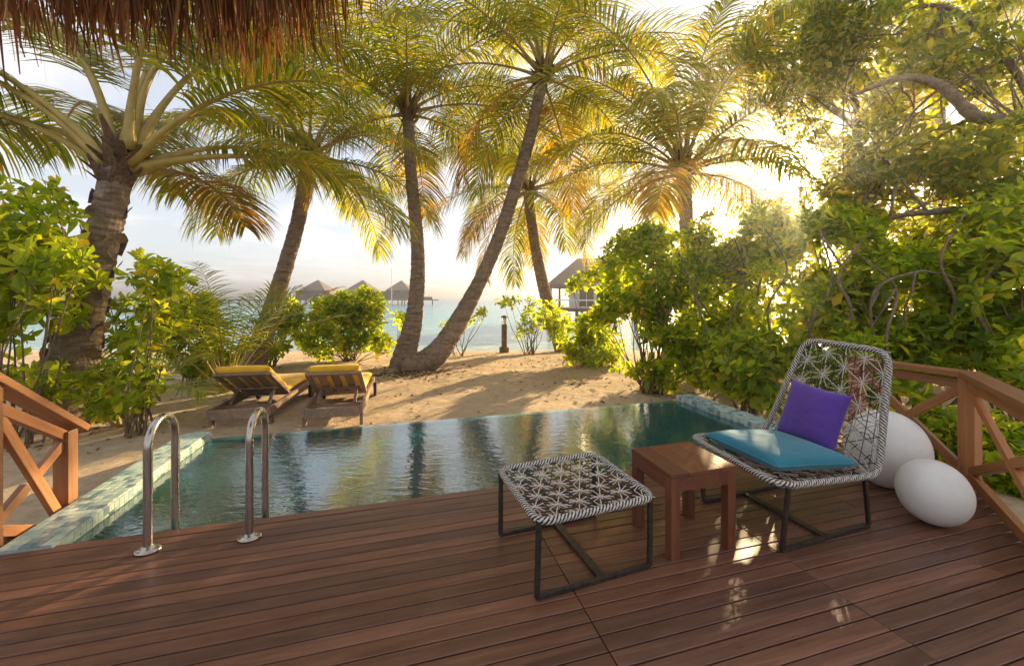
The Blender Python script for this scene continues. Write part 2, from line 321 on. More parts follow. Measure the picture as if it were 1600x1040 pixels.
m = NT('villa_white'); g = m.noise(m.coord('Object'), 3, 4); m.base(m.ramp(g, [(.3, (.62, .58, .56)), (.7, (.74, .70, .68))]), .7)
m = NT('window_glass'); m.base((.03, .03, .035), .08, 0, .6)
m = NT('lantern_glass'); m.base((.75, .74, .72), .2); m.b.inputs['Transmission Weight'].default_value = .5
m = NT('post_wood'); g = m.noise(m.coord('Object', (1, 1, .2)), 20, 4); m.base(m.ramp(g, [(.3, (.10, .075, .06)), (.7, (.2, .155, .125))]), .85)
m = NT('litter'); rnd = m.n('NewGeometry').outputs['Random Per Island']; m.base(m.ramp(rnd, [(0, (.07, .04, .022)), (.5, (.17, .10, .05)), (1, (.30, .20, .10))]), .9, 0, .1)

# ---------------------------------------------------------------- ground and sea
PS0, PS1, PT0, PT1 = -1.9, 3.75, 2.85, 4.70          # pool in the deck frame
SEA = -.72
def ground_z(x, y):
    h = -.30
    if y > 8: h -= .13*min((y-8)/5, 1)
    if y > 12.5: h -= .30*min((y-12.5)/3.2, 1)
    if y > 15.7: h -= (y-15.7)*.12
    h = max(h, -6)
    n = mnoise.noise(Vector((x*.45, y*.45, 1.3)))*.055+mnoise.noise(Vector((x*1.7, y*1.7, 4)))*.022+mnoise.noise(Vector((x*5, y*5, 9)))*.010
    return h+n*(1 if y < 15 else .4)
_fr = random.Random(31); FOOT = []
for _k in range(9):
    x_, y_, a_ = _fr.uniform(-5, 3.5), _fr.uniform(5.6, 12), _fr.uniform(0, 6.28)
    for _j in range(9):
        sgn_ = 1 if _j % 2 else -1; FOOT.append((x_+math.cos(a_)*.33*_j-math.sin(a_)*.09*sgn_, y_+math.sin(a_)*.33*_j+math.cos(a_)*.09*sgn_, a_)); a_ += _fr.uniform(-.12, .12)
FA = np.array(FOOT)
def foot_z(x, y):
    d = FA[:, :2]-(x, y); m_ = (np.abs(d) < .3).all(1)
    h = 0
    for (dx_, dy_), a_ in zip(d[m_], FA[m_, 2]):
        u_ = dx_*math.cos(a_)+dy_*math.sin(a_); v_ = -dx_*math.sin(a_)+dy_*math.cos(a_); r_ = (u_/.15)**2+(v_/.07)**2
        h += -.032*math.exp(-r_*1.6)+.012*math.exp(-(math.sqrt(r_)-1.6)**2*4)
    return h
def lines(*segs):
    out = []
    for a, b, d in segs: out += list(np.arange(a, b-1e-6, d))
    return out+[segs[-1][1]]
SL = lines((-60, -16, 4), (-16, -8, .5), (-8, PS0-.2, .065), (PS0-.2, PS1+.2, .065), (PS1+.2, 9, .13), (9, 20, .6), (20, 60, 4))
TL = lines((-8, 1, 1), (1, PT1+.06, .11), (PT1+.06, 10, .06), (10, 17, .14), (17, 25, .6), (25, 60, 5))
vv = []; idx = {}
for j, t in enumerate(TL):
    for i, s in enumerate(SL):
        p = st(s, t); vv.append((p.x, p.y, ground_z(p.x, p.y)+(foot_z(p.x, p.y) if 5 < p.y < 13 and -8 < p.x < 6 else 0)))
ns = len(SL); ff = []
for j in range(len(TL)-1):
    for i in range(ns-1):
        sm = (SL[i]+SL[i+1])/2; tm = (TL[j]+TL[j+1])/2
        if PS0-.14 < sm < PS1+.14 and PT0-.3 < tm < PT1+.05: continue        # the pool is let into the ground
        ff.append((j*ns+i, j*ns+i+1, (j+1)*ns+i+1, (j+1)*ns+i))
sand = npmesh('sand', np.array(vv), np.array(ff), 'sand'); tag(sand, 'rippled pale brown sand between the pool and the lagoon', None, None, 'structure')
mb = MB(); ys = lines((12, 40, 4), (40, 200, 20), (200, 1000, 200), (1000, 3000, 1000)); xs = lines((-3000, -1000, 1000), (-1000, -100, 150), (-100, 100, 20), (100, 1000, 150), (1000, 3000, 1000))
mb.add([(x, y, SEA) for y in ys for x in xs], [(j*len(xs)+i, j*len(xs)+i+1, (j+1)*len(xs)+i+1, (j+1)*len(xs)+i) for j in range(len(ys)-1) for i in range(len(xs)-1)])
tag(mb.build('sea', 'sea_water'), 'pale turquoise lagoon reaching to the horizon', None, None, 'structure')

# ---------------------------------------------------------------- pool
pool = thing('swimming_pool', st(.9, 3.8, -.3), 'small rectangular plunge pool lined with green and teal mosaic tiles', 'pool', rz=TH, world_space=False)
def loc_pool(s, t, z): return Vector((s-.9, t-3.8, z+.3))
b = MB(); x0, y0, _ = loc_pool(PS0, PT0, 0); x1, y1, _ = loc_pool(PS1, PT1, 0); zb, zt = -.95+.3, -.05+.3+.045
zf = -.056+.3
# inner faces of the basin, a thin overflow lip on the far side
b.add([(x0, y0, zb), (x1, y0, zb), (x1, y1, zb), (x0, y1, zb), (x0, y0, zt), (x1, y0, zt), (x1, y1, zf), (x0, y1, zf), (x0, y1, zt), (x1, y1, zt)],
      [(0, 1, 2, 3), (0, 4, 5, 1), (1, 5, 9, 6, 2), (2, 6, 7, 3), (3, 7, 8, 4, 0)])
b.add([(x0, y1, zf), (x1, y1, zf), (x1, y1+.1, zf-.012), (x0, y1+.1, zf-.012), (x0, y1+.1, -.5), (x1, y1+.1, -.5)], [(0, 1, 2, 3), (3, 2, 5, 4)])
b.build('basin', 'pool_mosaic', pool)
tile_top = MB().box((-.0235, -.0235, -.006), (.0235, .0235, .006)).build('tile', 'tile', None, bevel=.0022); tile_mesh = tile_top.data
bpy.data.objects.remove(tile_top)
def coping(s0, s1, face_s, rot):
    c = MB(); lo = loc_pool(s0, PT0+.002, -.9); hi = loc_pool(s1, PT1+.10, .016); c.box(lo, hi)
    co = c.build('coping', 'grout', pool); n = int(round((hi.y-lo.y)/.05)); w = (hi.y-lo.y)/n
    def put(x, y, z, r):
        o = bpy.data.objects.new('tile', tile_mesh); COL.objects.link(o); o.parent = co; o.location = (x, y, z); o.rotation_euler = r; o.scale = (1, w/.05, 1)
        o.rotation_euler = (r[0]+random.uniform(-.012, .012), r[1]+random.uniform(-.012, .012), r[2])
    for j in range(n):
        for i in range(5): put(lo.x+.025+.05*i, lo.y+w*(j+.5), hi.z+.001, (0, 0, 0))
        fx = loc_pool(face_s, 0, 0).x; put(fx, lo.y+w*(j+.5), hi.z-.029, (0, R(90), 0)); put(fx, lo.y+w*(j+.5), hi.z-.079, (0, R(90), 0))
    for i in range(5): put(lo.x+.025+.05*i, hi.y+.001, hi.z-.029, (R(90), 0, 0))
random.seed(3)
coping(PS0-.25, PS0, PS0+.001, 0); coping(PS1, PS1+.25, PS1-.001, 0)
wm = MB(); p = [st(PS0+.012, PT0-.02, -.05), st(PS1-.012, PT0-.02, -.05), st(PS1-.012, PT1+.085, -.05), st(PS0+.012, PT1+.085, -.05)]
wm.add(p, [(0, 1, 2, 3)]); tag(wm.build('pool_water', 'pool_water'), 'rippled clear pool water mirroring palms and sky', None, None, 'structure')

# ---------------------------------------------------------------- deck
PITCH = .0765; GAP = .0068
dk = MB(); dk.add([st(s, t, z) for z in (-.45, -.04) for s, t in ((-5, -3), (1.2, -3), (2.2, .45), (4.12, 1.95), (4.12, 2.80), (PS1+.26, 2.80), (PS1+.2, 2.80), (-5, 2.80))],
      [tuple(range(8))[::-1], tuple(range(8, 16))]+[(i, (i+1) % 8, 8+(i+1) % 8, 8+i) for i in range(8)])
deck = dk.build('deck', 'dark_underdeck'); tag(deck, 'dark reddish brown timber deck beside the pool', None, None, 'structure')
PA = (4.205, 2.02); PD = (-.783, -.613)
def right_end(t):
    if t >= PA[1]: return PA[0]
    return PA[0]+PD[0]*(t-PA[1])/PD[1]
random.seed(11); t = PT0+.03; row = 0
def plank(sa0, sa1, sb0, sb1, t0, t1, zt=0.0):
    # near edge t0 runs sa0..sb0, far edge t1 runs sa1..sb1
    sm, tm = (sa0+sb0)/2, (t0+t1)/2; e = .0025
    loc = lambda s, t, z: (s-sm, t-tm, z)
    mb = MB(); mb.add([loc(sa0, t0, -.022), loc(sb0, t0, -.022), loc(sb1, t1, -.022), loc(sa1, t1, -.022), loc(sa0, t0, -e), loc(sb0, t0, -e), loc(sb1, t1, -e), loc(sa1, t1, -e),
        loc(sa0+e, t0+e, 0), loc(sb0-e, t0+e, 0), loc(sb1-e, t1-e, 0), loc(sa1+e, t1-e, 0)],
        [(0, 1, 5, 4), (1, 2, 6, 5), (2, 3, 7, 6), (3, 0, 4, 7), (4, 5, 9, 8), (5, 6, 10, 9), (6, 7, 11, 10), (7, 4, 8, 11), (8, 9, 10, 11)])
    o = mb.build('plank', 'deck_wood'); o.parent = deck; o.location = st(sm, tm, zt+random.uniform(-.0012, .0012)); o.rotation_euler = (random.uniform(-.006, .006), 0, TH)
while t > -1.9:
    t1, t0 = t, t-PITCH+GAP
    cuts = [-4.9, -2.6 if row % 2 else -3.3, .80]
    if t0 > 1.02: cuts += [2.01]
    e0, e1 = right_end(t0), right_end(t1)
    if t0 > 1.02:
        x = 2.95 if row % 3 else 3.35
        if x < e0-.3 and row > 8: cuts.append(x)
    else: cuts += [2.55+.28*(row % 3)-(.5 if row % 2 else 0)]
    cuts = [c for c in cuts if c < min(e0, e1)-.12]
    for i, c in enumerate(cuts):
        g = .0022
        if i+1 < len(cuts): plank(c+g, c+g, cuts[i+1]-g, cuts[i+1]-g, t0, t1)
        else: plank(c+g, c+g, e0, e1, t0, t1)
    t -= PITCH; row += 1
for k in range(3):                      # landing at the head of the steps, beside the pool
    t0 = PT0+.036+k*PITCH; plank(-4.9, -4.9, PS0-.27, PS0-.27, t0, t0+PITCH-GAP)

# ---------------------------------------------------------------- railings
def beam_part(name, A, B, w, h, parent, mat='rail_wood', up=Vector((0, 0, 1)), bevel=.004):
    A, B = Vector(A), Vector(B); d = (B-A); L = d.length; d.normalize(); sd = up.cross(d).normalized(); u = d.cross(sd)
    o = MB().box((-L/2, -w/2, -h/2), (L/2, w/2, h/2)).build(name, mat, None, bevel=bevel)
    mat3 = Matrix((d, sd, u)).transposed().to_4x4(); mat3.translation = (A+B)/2
    if parent is not None:
        o.parent = parent; pm = Matrix.LocRotScale(parent.location, parent.rotation_euler, parent.scale); o.matrix_basis = pm.inverted() @ mat3
    else: o.matrix_basis = mat3
    return o
def post(name, p, z0, z1, w, parent, mat='rail_wood_upright'):
    o = MB().box((-w/2, -w/2, 0), (w/2, w/2, z1-z0)).build(name, mat, None, bevel=.004)
    o.parent = parent; pm = Matrix.LocRotScale(parent.location, parent.rotation_euler, parent.scale)
    o.matrix_basis = pm.inverted() @ (Matrix.Translation((p[0], p[1], z0)) @ Matrix.Rotation(TH, 4, 'Z')); return o
rail = thing('deck_railing', st(4.16, 1.99), 'brown timber railing with crossed braces around the deck corner behind the white lamps', 'railing')
C0 = st(4.16, 2.76); C1 = st(4.16, 1.985); dd = (st(PD[0], PD[1])-st(0, 0)).normalized(); C2 = C1+dd*1.55; C3 = C1+dd*2.9
Z = lambda p, z: Vector((p.x, p.y, z))
for c in (C0, C1, C2): post('post', c, -.4, .80, .095, rail)
def bay(A, B, parent, z0=.06, z1=.745):
    d = (B-A).normalized(); a, b = A+d*.05, B-d*.05
    beam_part('upper_rail', Z(a, z1), Z(b, z1), .045, .07, parent); beam_part('lower_rail', Z(a, z0), Z(b, z0), .045, .07, parent)
    beam_part('brace', Z(a, z1-.04), Z(b, z0+.04), .036, .06, parent)
    off = Vector((-d.y, d.x, 0))*.004
    mid = (Z(a, z0+.04)+Z(b, z1-.04))/2; A1, B1 = Z(a, z0+.04), Z(b, z1-.04); g = (B1-A1).normalized()*.034
    beam_part('brace', A1, mid-g, .037, .06, parent); beam_part('brace', mid+g, B1, .037, .06, parent)
def capr(A, B, parent, ea=0, eb=0):
    d = (B-A).normalized(); beam_part('handrail', A-d*ea, B+d*eb, .125, .042, parent)
bay(C0, C1, rail); bay(C1, C2, rail)
capr(Z(C0, .822), Z(C1, .822), rail, .06, .03); capr(Z(C1, .8235), Z(C2, .8235), rail, .04, .05)
srail = thing('stair_railing', st(PS0-.31, 3.42, -.3), 'orange brown timber railing with crossed braces sloping down beside the tiled pool edge', 'railing')
sx = PS0-.315
post('post', st(sx, 3.44), -.42, .50, .085, srail); post('post', st(sx, 2.90), -.42, .93, .085, srail)
beam_part('handrail', st(sx, 3.56, .475), st(sx, 2.80, 1.045), .12, .042, srail)
beam_part('upper_rail', st(sx, 3.41, .475), st(sx, 2.93, .80), .045, .06, srail)
beam_part('lower_rail', st(sx, 3.41, -.16), st(sx, 2.93, .10), .045, .06, srail)
A1, B1 = st(sx, 3.405, -.10), st(sx, 2.945, .76); beam_part('brace', A1, B1, .036, .058, srail)
A1, B1 = st(sx, 3.405, .42), st(sx, 2.945, .13); md = A1.lerp(B1, .5); g = (B1-A1).normalized()*.04
X1 = Vector(md); beam_part('brace', A1, X1-g, .037, .058, srail); beam_part('brace', X1+g, B1, .037, .058, srail)

# ---------------------------------------------------------------- pool handrails
def grab(p, label):
    o = thing('pool_handrail', p, label, 'handrail', 'pool handrails', rz=TH, world_space=False); r = .0215
    pts = [(0, 0, .0), (0, 0, .58)]
    for k in range(1, 16): a = math.pi*k/16; pts.append((0, .14-.14*math.cos(a), .565+.14*math.sin(a)))
    pts += [(0, .28, .56), (0, .28, -.75)]
    MB().tube(resample(pts, .02), r, 16).build('pipe', 'steel', o, smooth=True)
    fl = MB(); prof = [(.0, .0), (.062, .0), (.062, .007), (.055, .012), (.03, .016), (.027, .03), (.0218, .03)]; n = 28
    vs = [(q*math.cos(2*math.pi*k/n), q*math.sin(2*math.pi*k/n)*.8, z) for q, z in prof for k in range(n)]
    fl.add(vs, [(i*n+k, i*n+(k+1) % n, (i+1)*n+(k+1) % n, (i+1)*n+k) for i in range(len(prof)-1) for k in range(n)]); fo = fl.build('flange', 'steel', o, smooth=True); fo.location.z = .001
    for a in (0, 1): 
        bo = MB().tube([(.045 if a else -.045, 0, .010), (.045 if a else -.045, 0, .019)], .0065, 6).build('bolt', 'steel', fo)
    return o
grab(at(231, 860, 0), 'arched steel pool handrail standing nearer the tiled pool edge and stair railing')
grab(at(390, 840, 0), 'arched steel pool handrail standing nearer the middle of the pool')

# ---------------------------------------------------------------- side table
tb = thing('side_table', st(1.60, 2.01), 'low square reddish brown wooden side table between the chair and the footstool', 'table', rz=TH, world_space=False)
W, D, TT = .43, .385, .466
for i in range(4):
    w = W/4; x = -W/2+w*(i+.5); o = MB().box((-w/2+.0012, -D/2, -.011), (w/2-.0012, D/2, .011)).build('top_slat', 'table_wood', tb, bevel=.002); o.location = (x, 0, TT-.011)
for sy in (-1, 1): o = MB().box((-W/2+.055, -.011, -.037), (W/2-.055, .011, .037)).build('apron', 'table_wood', tb, bevel=.002); o.location = (0, sy*(D/2-.014), TT-.062)
for sx_ in (-1, 1): o = MB().box((-.011, -D/2+.055, -.037), (.011, D/2-.055, .037)).build('apron', 'table_wood', tb, bevel=.002); o.location = (sx_*(W/2-.014), 0, TT-.062)
for a in (-1, 1):
    for c in (-1, 1): o = MB().box((-.027, -.027, 0), (.027, .027, TT-.024)).build('leg', 'table_wood_upright', tb, bevel=.003); o.location = (a*(W/2-.030), c*(D/2-.030), 0)

# ---------------------------------------------------------------- woven chair and footstool
def rope_rim(P, r, closed=True):
    path = resample(P, .0036, closed); n = 24; mb = MB(); N_ = len(path); q = round(N_*.0036/.019)*8/N_
    def mf(i, k): return int(((i*q+k*4/3) % 8)//4)
    def rf(i, k): return 1+.10*abs(math.sin(((i*q+k*4/3) % 4)/4*math.pi))
    mb.tube(path, r, n, closed=closed, mfun=mf, rfun=rf); return mb
def weave(quad, L, Wd, spacing, name, parent, sag=0.0, seed=0):
    A, B, C, D_ = [Vector(q) for q in quad]            # A-B along u, A-D along v
    nrm = ((B-A).cross(D_-A)).normalized()
    def S(u, v): u = min(max(u, 0), 1); v = min(max(v, 0), 1); return (A*(1-u)+B*u)*(1-v)+(D_*(1-u)+C*u)*v-nrm*sag*16*u*(1-u)*v*(1-v)
    mbw, mbb = MB(), MB()
    def seg(mb, p, q, r, lift):
        # clip to the sheet
        t0, t1 = 0., 1.; d = (q[0]-p[0], q[1]-p[1])
        for k, mxv in ((0, L), (1, Wd)):
            if abs(d[k]) < 1e-9:
                if p[k] < 0 or p[k] > mxv: return
            else:
                a, b2 = (0-p[k])/d[k], (mxv-p[k])/d[k]
                if a > b2: a, b2 = b2, a
                t0 = max(t0, a); t1 = min(t1, b2)
        if t1-t0 < .05: return
        pts = [S((p[0]+d[0]*t)/L, (p[1]+d[1]*t)/Wd)+nrm*lift for t in np.linspace(t0, t1, 4)]
        mb.tube(pts, r, 5, cap=False)
    d = spacing; hgt = d*math.sqrt(3)/2; rr = .0029
    for j in range(-1, int(Wd/hgt)+2):
        for i in range(-1, int(L/d)+3):
            c = (i*d+(j % 2)*d/2-.02, j*hgt+.03)
            for k in range(6):
                a = k*math.pi/3; seg(mbw, c, (c[0]+math.cos(a)*d*.5, c[1]+math.sin(a)*d*.5), rr*1.08, .009*(k % 2)-.0045)
                a += math.pi/6; q1 = (c[0]+math.cos(a)*d*.27, c[1]+math.sin(a)*d*.27); seg(mbw, c, q1, rr*.95, .003*(k % 2)+.001); seg(mbb if (k+i) % 2 else mbw, q1, (c[0]+math.cos(a)*d*.577, c[1]+math.sin(a)*d*.577), rr*.95, .003*(k % 2)+.001)
            mids = [(c[0]+math.cos(k*math.pi/3)*d*.5, c[1]+math.sin(k*math.pi/3)*d*.5) for k in range(6)]
            for k in range(6): seg(mbb, mids[k], mids[(k+1) % 6], rr*.9, .002*(k % 3)-.002)
            for k in range(2):
                a = k*math.pi/3+.02; seg(mbb, (c[0]-math.cos(a)*d*.5+.028, c[1]-math.sin(a)*d*.5+.02), (c[0]+math.cos(a)*d*.5+.028, c[1]+math.sin(a)*d*.5+.02), rr*.9, -.006)
    w = mbw.build(name+'_white_cord', 'white_cord', parent, smooth=True); k = mbb.build(name+'_black_cord', 'black_cord', parent, smooth=True)
    w['kind'] = 'stuff'; k['kind'] = 'stuff'
def sled(o, L, Wd, top_front, top_back, bar, seatz, inset=0.0, t=.017):
    # two runner frames along u at v=0 and v=Wd
    for v in (0, Wd):
        s = 1 if v else -1
        P = [(top_front[0], v+s*top_front[1], top_front[2]), (0, v, .012), (L, v, .012), (top_back[0], v+s*top_back[1], top_back[2])]
        for a, b_, nm in ((0, 1, 'leg'), (1, 2, 'runner'), (3, 2, 'leg')):
            A, B = Vector(P[a]), Vector(P[b_])
            up = Vector((0, 1, 0)) if nm == 'leg' else Vector((0, 0, 1))
            ob = MB().beam(A, B, .026 if nm == 'leg' else .02, .018 if nm == 'leg' else .024, up).build(nm, 'dark_metal', o, bevel=.003)
    MB().beam((bar, .011, .014), (bar+.0, Wd-.011, .014), .045, .012).build('cross_bar', 'dark_metal', o, bevel=.003)
CH = R(19)
chair = thing('lounge_chair', at(1222, 862, 0), 'woven black and white rope lounge chair with purple and teal cushions', 'chair', rz=CH, world_space=False)
# local x = towards the back of the chair, local y = across it, away from the viewer's side
P2, P3, P4, P5, P6, P1 = (-.055, -.035, .385), (.775, -.03, .325), (1.03, .045, 1.055), (1.02, .575, 1.085), (.785, .735, .335), (.02, .70, .405)
rim = fillet([P2, P3, P4, P5, P6, P1], [.13, .09, .11, .11, .12, .10], True, 9)
rope_rim(rim, .0175).build('rope_rim', ['black_cord', 'white_cord'], chair, smooth=True)
weave((P2, P3, P6, P1), .82, .74, .16, 'seat', chair, .035)
weave((P3, P4, P5, P6), .77, .66, .16, 'backrest', chair, .05)
sled(chair, .735, .55, (-.02, .05, .385), (.62, .045, .335), .36, .36)
stool = thing('footstool', at(839, 937, 0), 'woven black and white rope footstool on dark metal runners', 'footstool', rz=R(20.5), world_space=False)
FL, FW, FZ = .645, .525, .375
Q = [(-.005, -.03, FZ), (FL+.012, -.03, FZ), (FL+.012, FW+.02, FZ+.012), (-.005, FW+.02, FZ+.012)]
rope_rim(fillet(Q, .085, True, 9), .0165).build('rope_rim', ['black_cord', 'white_cord'], stool, smooth=True)
weave(Q, .66, .58, .125, 'seat', stool, .03)
sled(stool, FL, FW, (.005, .01, FZ), (FL-.005, .01, FZ), .36, FZ)
def pillow(name, sx, sy, th, mat, parent, pinch=.06, n=36, flat=3.0, seed=0):
    mb = MB(); vs = []
    for side in (1, -1):
        for j in range(n+1):
            for i in range(n+1):
                u, v = 2*i/n-1, 2*j/n-1; e = max(0, (1-abs(u)**flat)*(1-abs(v)**flat))**.45
                x = u*sx/2*(1-pinch*(1-v*v)*abs(u)**2); y = v*sy/2*(1-pinch*(1-u*u)*abs(v)**2)
                wr = 1+.10*mnoise.noise(Vector((u*1.7+seed, v*1.7, side*.7)))+.05*mnoise.noise(Vector((u*5+seed, v*5, side)))
                vs.append((x, y, side*(e*th/2*wr+.0008)))
    m_ = (n+1)**2; fs = []
    for j in range(n):
        for i in range(n):
            a = j*(n+1)+i; fs.append((a, a+1, a+n+2, a+n+1)); fs.append((m_+a, m_+a+n+1, m_+a+n+2, m_+a+1))
    ring = [i for i in range(n)]+[j*(n+1)+n for j in range(n)]+[n*(n+1)+n-i for i in range(n)]+[(n-j)*(n+1) for j in range(n)]
    for a, b_ in zip(ring, ring[1:]+ring[:1]): fs.append((a, m_+a, m_+b_, b_))
    mb.add(vs, fs); o = mb.build(name, mat, parent, smooth=True); return o
cb_ = Matrix.Translation(chair.location) @ Matrix.Rotation(CH, 4, 'Z')
sc_ = pillow('seat_cushion', .62, .56, .125, 'teal_cloth', None, .03, 40, 4, 2); tag(sc_, 'teal blue seat cushion lying on the woven chair', 'cushion')
sc_.matrix_basis = cb_ @ Matrix.Translation((.345, .30, .425)) @ Matrix.Rotation(R(4.5), 4, 'Y') @ Matrix.Rotation(R(-4), 4, 'Z')
n_ = 40; ring_ = []
for k in range(4*n_):
    e_, f_ = divmod(k, n_); t_ = 2*f_/n_-1; u_, v_ = ((t_, -1), (1, t_), (-t_, 1), (-1, -t_))[e_]
    ring_.append((u_*.31*(1-.03*(1-v_*v_)*abs(u_)**2), v_*.28*(1-.03*(1-u_*u_)*abs(v_)**2), 0))
MB().tube(ring_, .0055, 6, closed=True).build('piping', 'teal_cloth', sc_, smooth=True)
pc_ = pillow('throw_pillow', .40, .40, .14, 'purple_cloth', None, .07, 36, 2.4, 5); tag(pc_, 'square purple throw pillow leaning on the woven backrest', 'pillow')
pc_.matrix_basis = cb_ @ Matrix.Translation((.725, .33, .60)) @ Matrix.Rotation(R(-72), 4, 'Y') @ Matrix.Rotation(R(-5), 4, 'Z')

# ---------------------------------------------------------------- globe lamps
def globe(p, r, sq, label, tilt):
    o = thing('globe_lamp', p, label, 'lamp', 'globe lamps on the deck', world_space=False)
    mb = MB(); n, k = 40, 24; vs = []
    for j in range(k+1):
        a = -math.pi/2+math.pi*j/k
        for i in range(n): vs.append((r*math.cos(a)*math.cos(2*math.pi*i/n), r*math.cos(a)*math.sin(2*math.pi*i/n), r*sq*(math.sin(a)+1)))
    mb.add(vs, [(j*n+i, j*n+(i+1) % n, (j+1)*n+(i+1) % n, (j+1)*n+i) for j in range(k) for i in range(n)])
    s = mb.build('shell', 'lamp_shell', o, smooth=True)
    c = MB().tube([(0, 0, .0006), (0, 0, .014)], .05, 20).build('base_cap', 'rubber', o)
    return o
globe((2.80, 2.98, .001), .25, 1.12, 'large white globe lamp on the deck behind the woven chair', 0)
globe((2.635, 2.49, .001), .177, 1.10, 'small white globe lamp on the deck in front of the bigger lamp', 0)

# ---------------------------------------------------------------- sun loungers on the sand
def lounger(p, rz, label):
    o = thing('sun_lounger', p, label, 'sun lounger', 'sun loungers on the sand', rz=rz, world_space=False)
    W, L, z = .70, 1.95, .27
    def bx(name, lo, hi, mat='lounger_wood', par=o, bev=.005):
        c = [(a+b_)/2 for a, b_ in zip(lo, hi)]; q = MB().box([a-k for a, k in zip(lo, c)], [a-k for a, k in zip(hi, c)]).build(name, mat, par, bevel=bev); q.location = c; return q
    for s in (-1, 1):
        x = s*W/2; bx('side_rail', (x-.02, 0, z-.105), (x+.022, L, z))
        bx('leg', (x-.0215, .06, 0), (x+.0215, .14, z-.131))
        wh = MB(); wh.tube([(-.022, 0, 0), (.022, 0, 0)], .115, 28); wo = wh.build('wheel', 'rubber', o, bevel=.006); wo.location = (x+s*.052, L-.28, .113)
        hb = MB(); hb.tube([(-.026, 0, 0), (.026, 0, 0)], .05, 18); h_ = hb.build('hub', 'post_wood', wo)
    bx('end_rail', (-W/2+.023, .0, z-.129), (W/2-.023, .04, z-.001)); bx('end_rail', (-W/2+.023, L-.04, z-.129), (W/2-.023, L, z-.001))
    bx('cross_rail', (-W/2+.023, .30, z-.10), (W/2-.023, .35, z-.03))
    for k in range(9): y = .80+k*.122; bx('seat_slat', (-W/2+.023, y, z-.022), (W/2-.023, y+.085, z-.002))
    # raised back
    hy, hz = .80, z+.01; ty, tz = .10, .70; dv = Vector((0, ty-hy, tz-hz)); Lb = dv.length; ang = math.atan2(tz-hz, ty-hy)
    bk = bpy.data.objects.new('backrest', None); COL.objects.link(bk); bk.parent = o; bk.location = (0, hy, hz); bk.rotation_euler = (ang, 0, 0); bk['part'] = 1
    # local y runs up the back, local -z faces the rear
    def bb(name, lo, hi, mat='lounger_wood'): return bx(name, lo, hi, mat, bk, .004)
    fw = W-.06
    for s in (-1, 1): bb('stile', (s*fw/2-.028, 0, -.018), (s*fw/2+.028, Lb, .018))
    bb('top_bar', (-fw/2+.029, Lb-.06, -.017), (fw/2-.029, Lb-.0, .017)); bb('bottom_bar', (-fw/2+.029, .0, -.017), (fw/2-.029, .10, .017)); bb('middle_bar', (-fw/2+.029, Lb*.36, .020), (fw/2-.029, Lb*.36+.05, .045))
    for k in range(3): x = -.165+k*.165; bb('slat', (x-.048, .101, -.008), (x+.048, Lb-.061, .010))
    for s in (-1, 1):   # prop
        q0 = Vector((s*.235, hy+dv.y*.40, hz+dv.z*.40-.05)); q1 = Vector((s*.235, .325, z-.028)); MB().beam(q0, q1, .03, .04, Vector((1, 0, 0))).build('prop', 'lounger_wood', o, bevel=.004)
    # cushions: a flat pad and a raised pad
    pad = pillow('seat_cushion', W-.05, L-hy-.02, .105, 'yellow_cloth', o, .0, 22, 9, 1); pad.location = (0, (L+hy)/2+.01, z+.053)
    pad = pillow('back_cushion', W-.05, Lb+.05, .105, 'yellow_cloth', o, .0, 22, 9, 4); pad.matrix_basis = Matrix.Translation((0, hy, hz)) @ Matrix.Rotation(ang, 4, 'X') @ Matrix.Translation((0, Lb/2+.025, -.0705))
    return o
def on_sand(x, y, dz=0): return Vector((x, y, -.30+dz))
L2 = at(519, 669, -.30); L1 = at(372, 672, -.30)
lounger(L2, R(14.5), 'yellow cushioned wooden sun lounger standing nearer the twin palm trunks')
lounger(L1, R(11), 'yellow cushioned wooden sun lounger standing nearer the thick ragged palm trunk')

# ---------------------------------------------------------------- bollard light on the beach
bp = at(788, 547, -.44); bo = thing('bollard_light', (bp.x, bp.y, -.5), 'short round bollard light with glass top on the beach', 'bollard light', world_space=False)
MB().tube([(0, 0, 0), (0, 0, .16), (0, 0, .18)], [.17, .17, .13], 20).build('foot', 'post_wood', bo, smooth=False)
MB().tube([(0, 0, .18), (0, 0, .95)], .098, 18).build('post', 'post_wood', bo)
MB().tube([(0, 0, .951), (0, 0, 1.17)], .075, 18).build('lantern', 'lantern_glass', bo)
MB().tube([(0, 0, 1.171), (0, 0, 1.21), (0, 0, 1.25)], [.115, .115, .04], 18).build('cap', 'post_wood', bo)

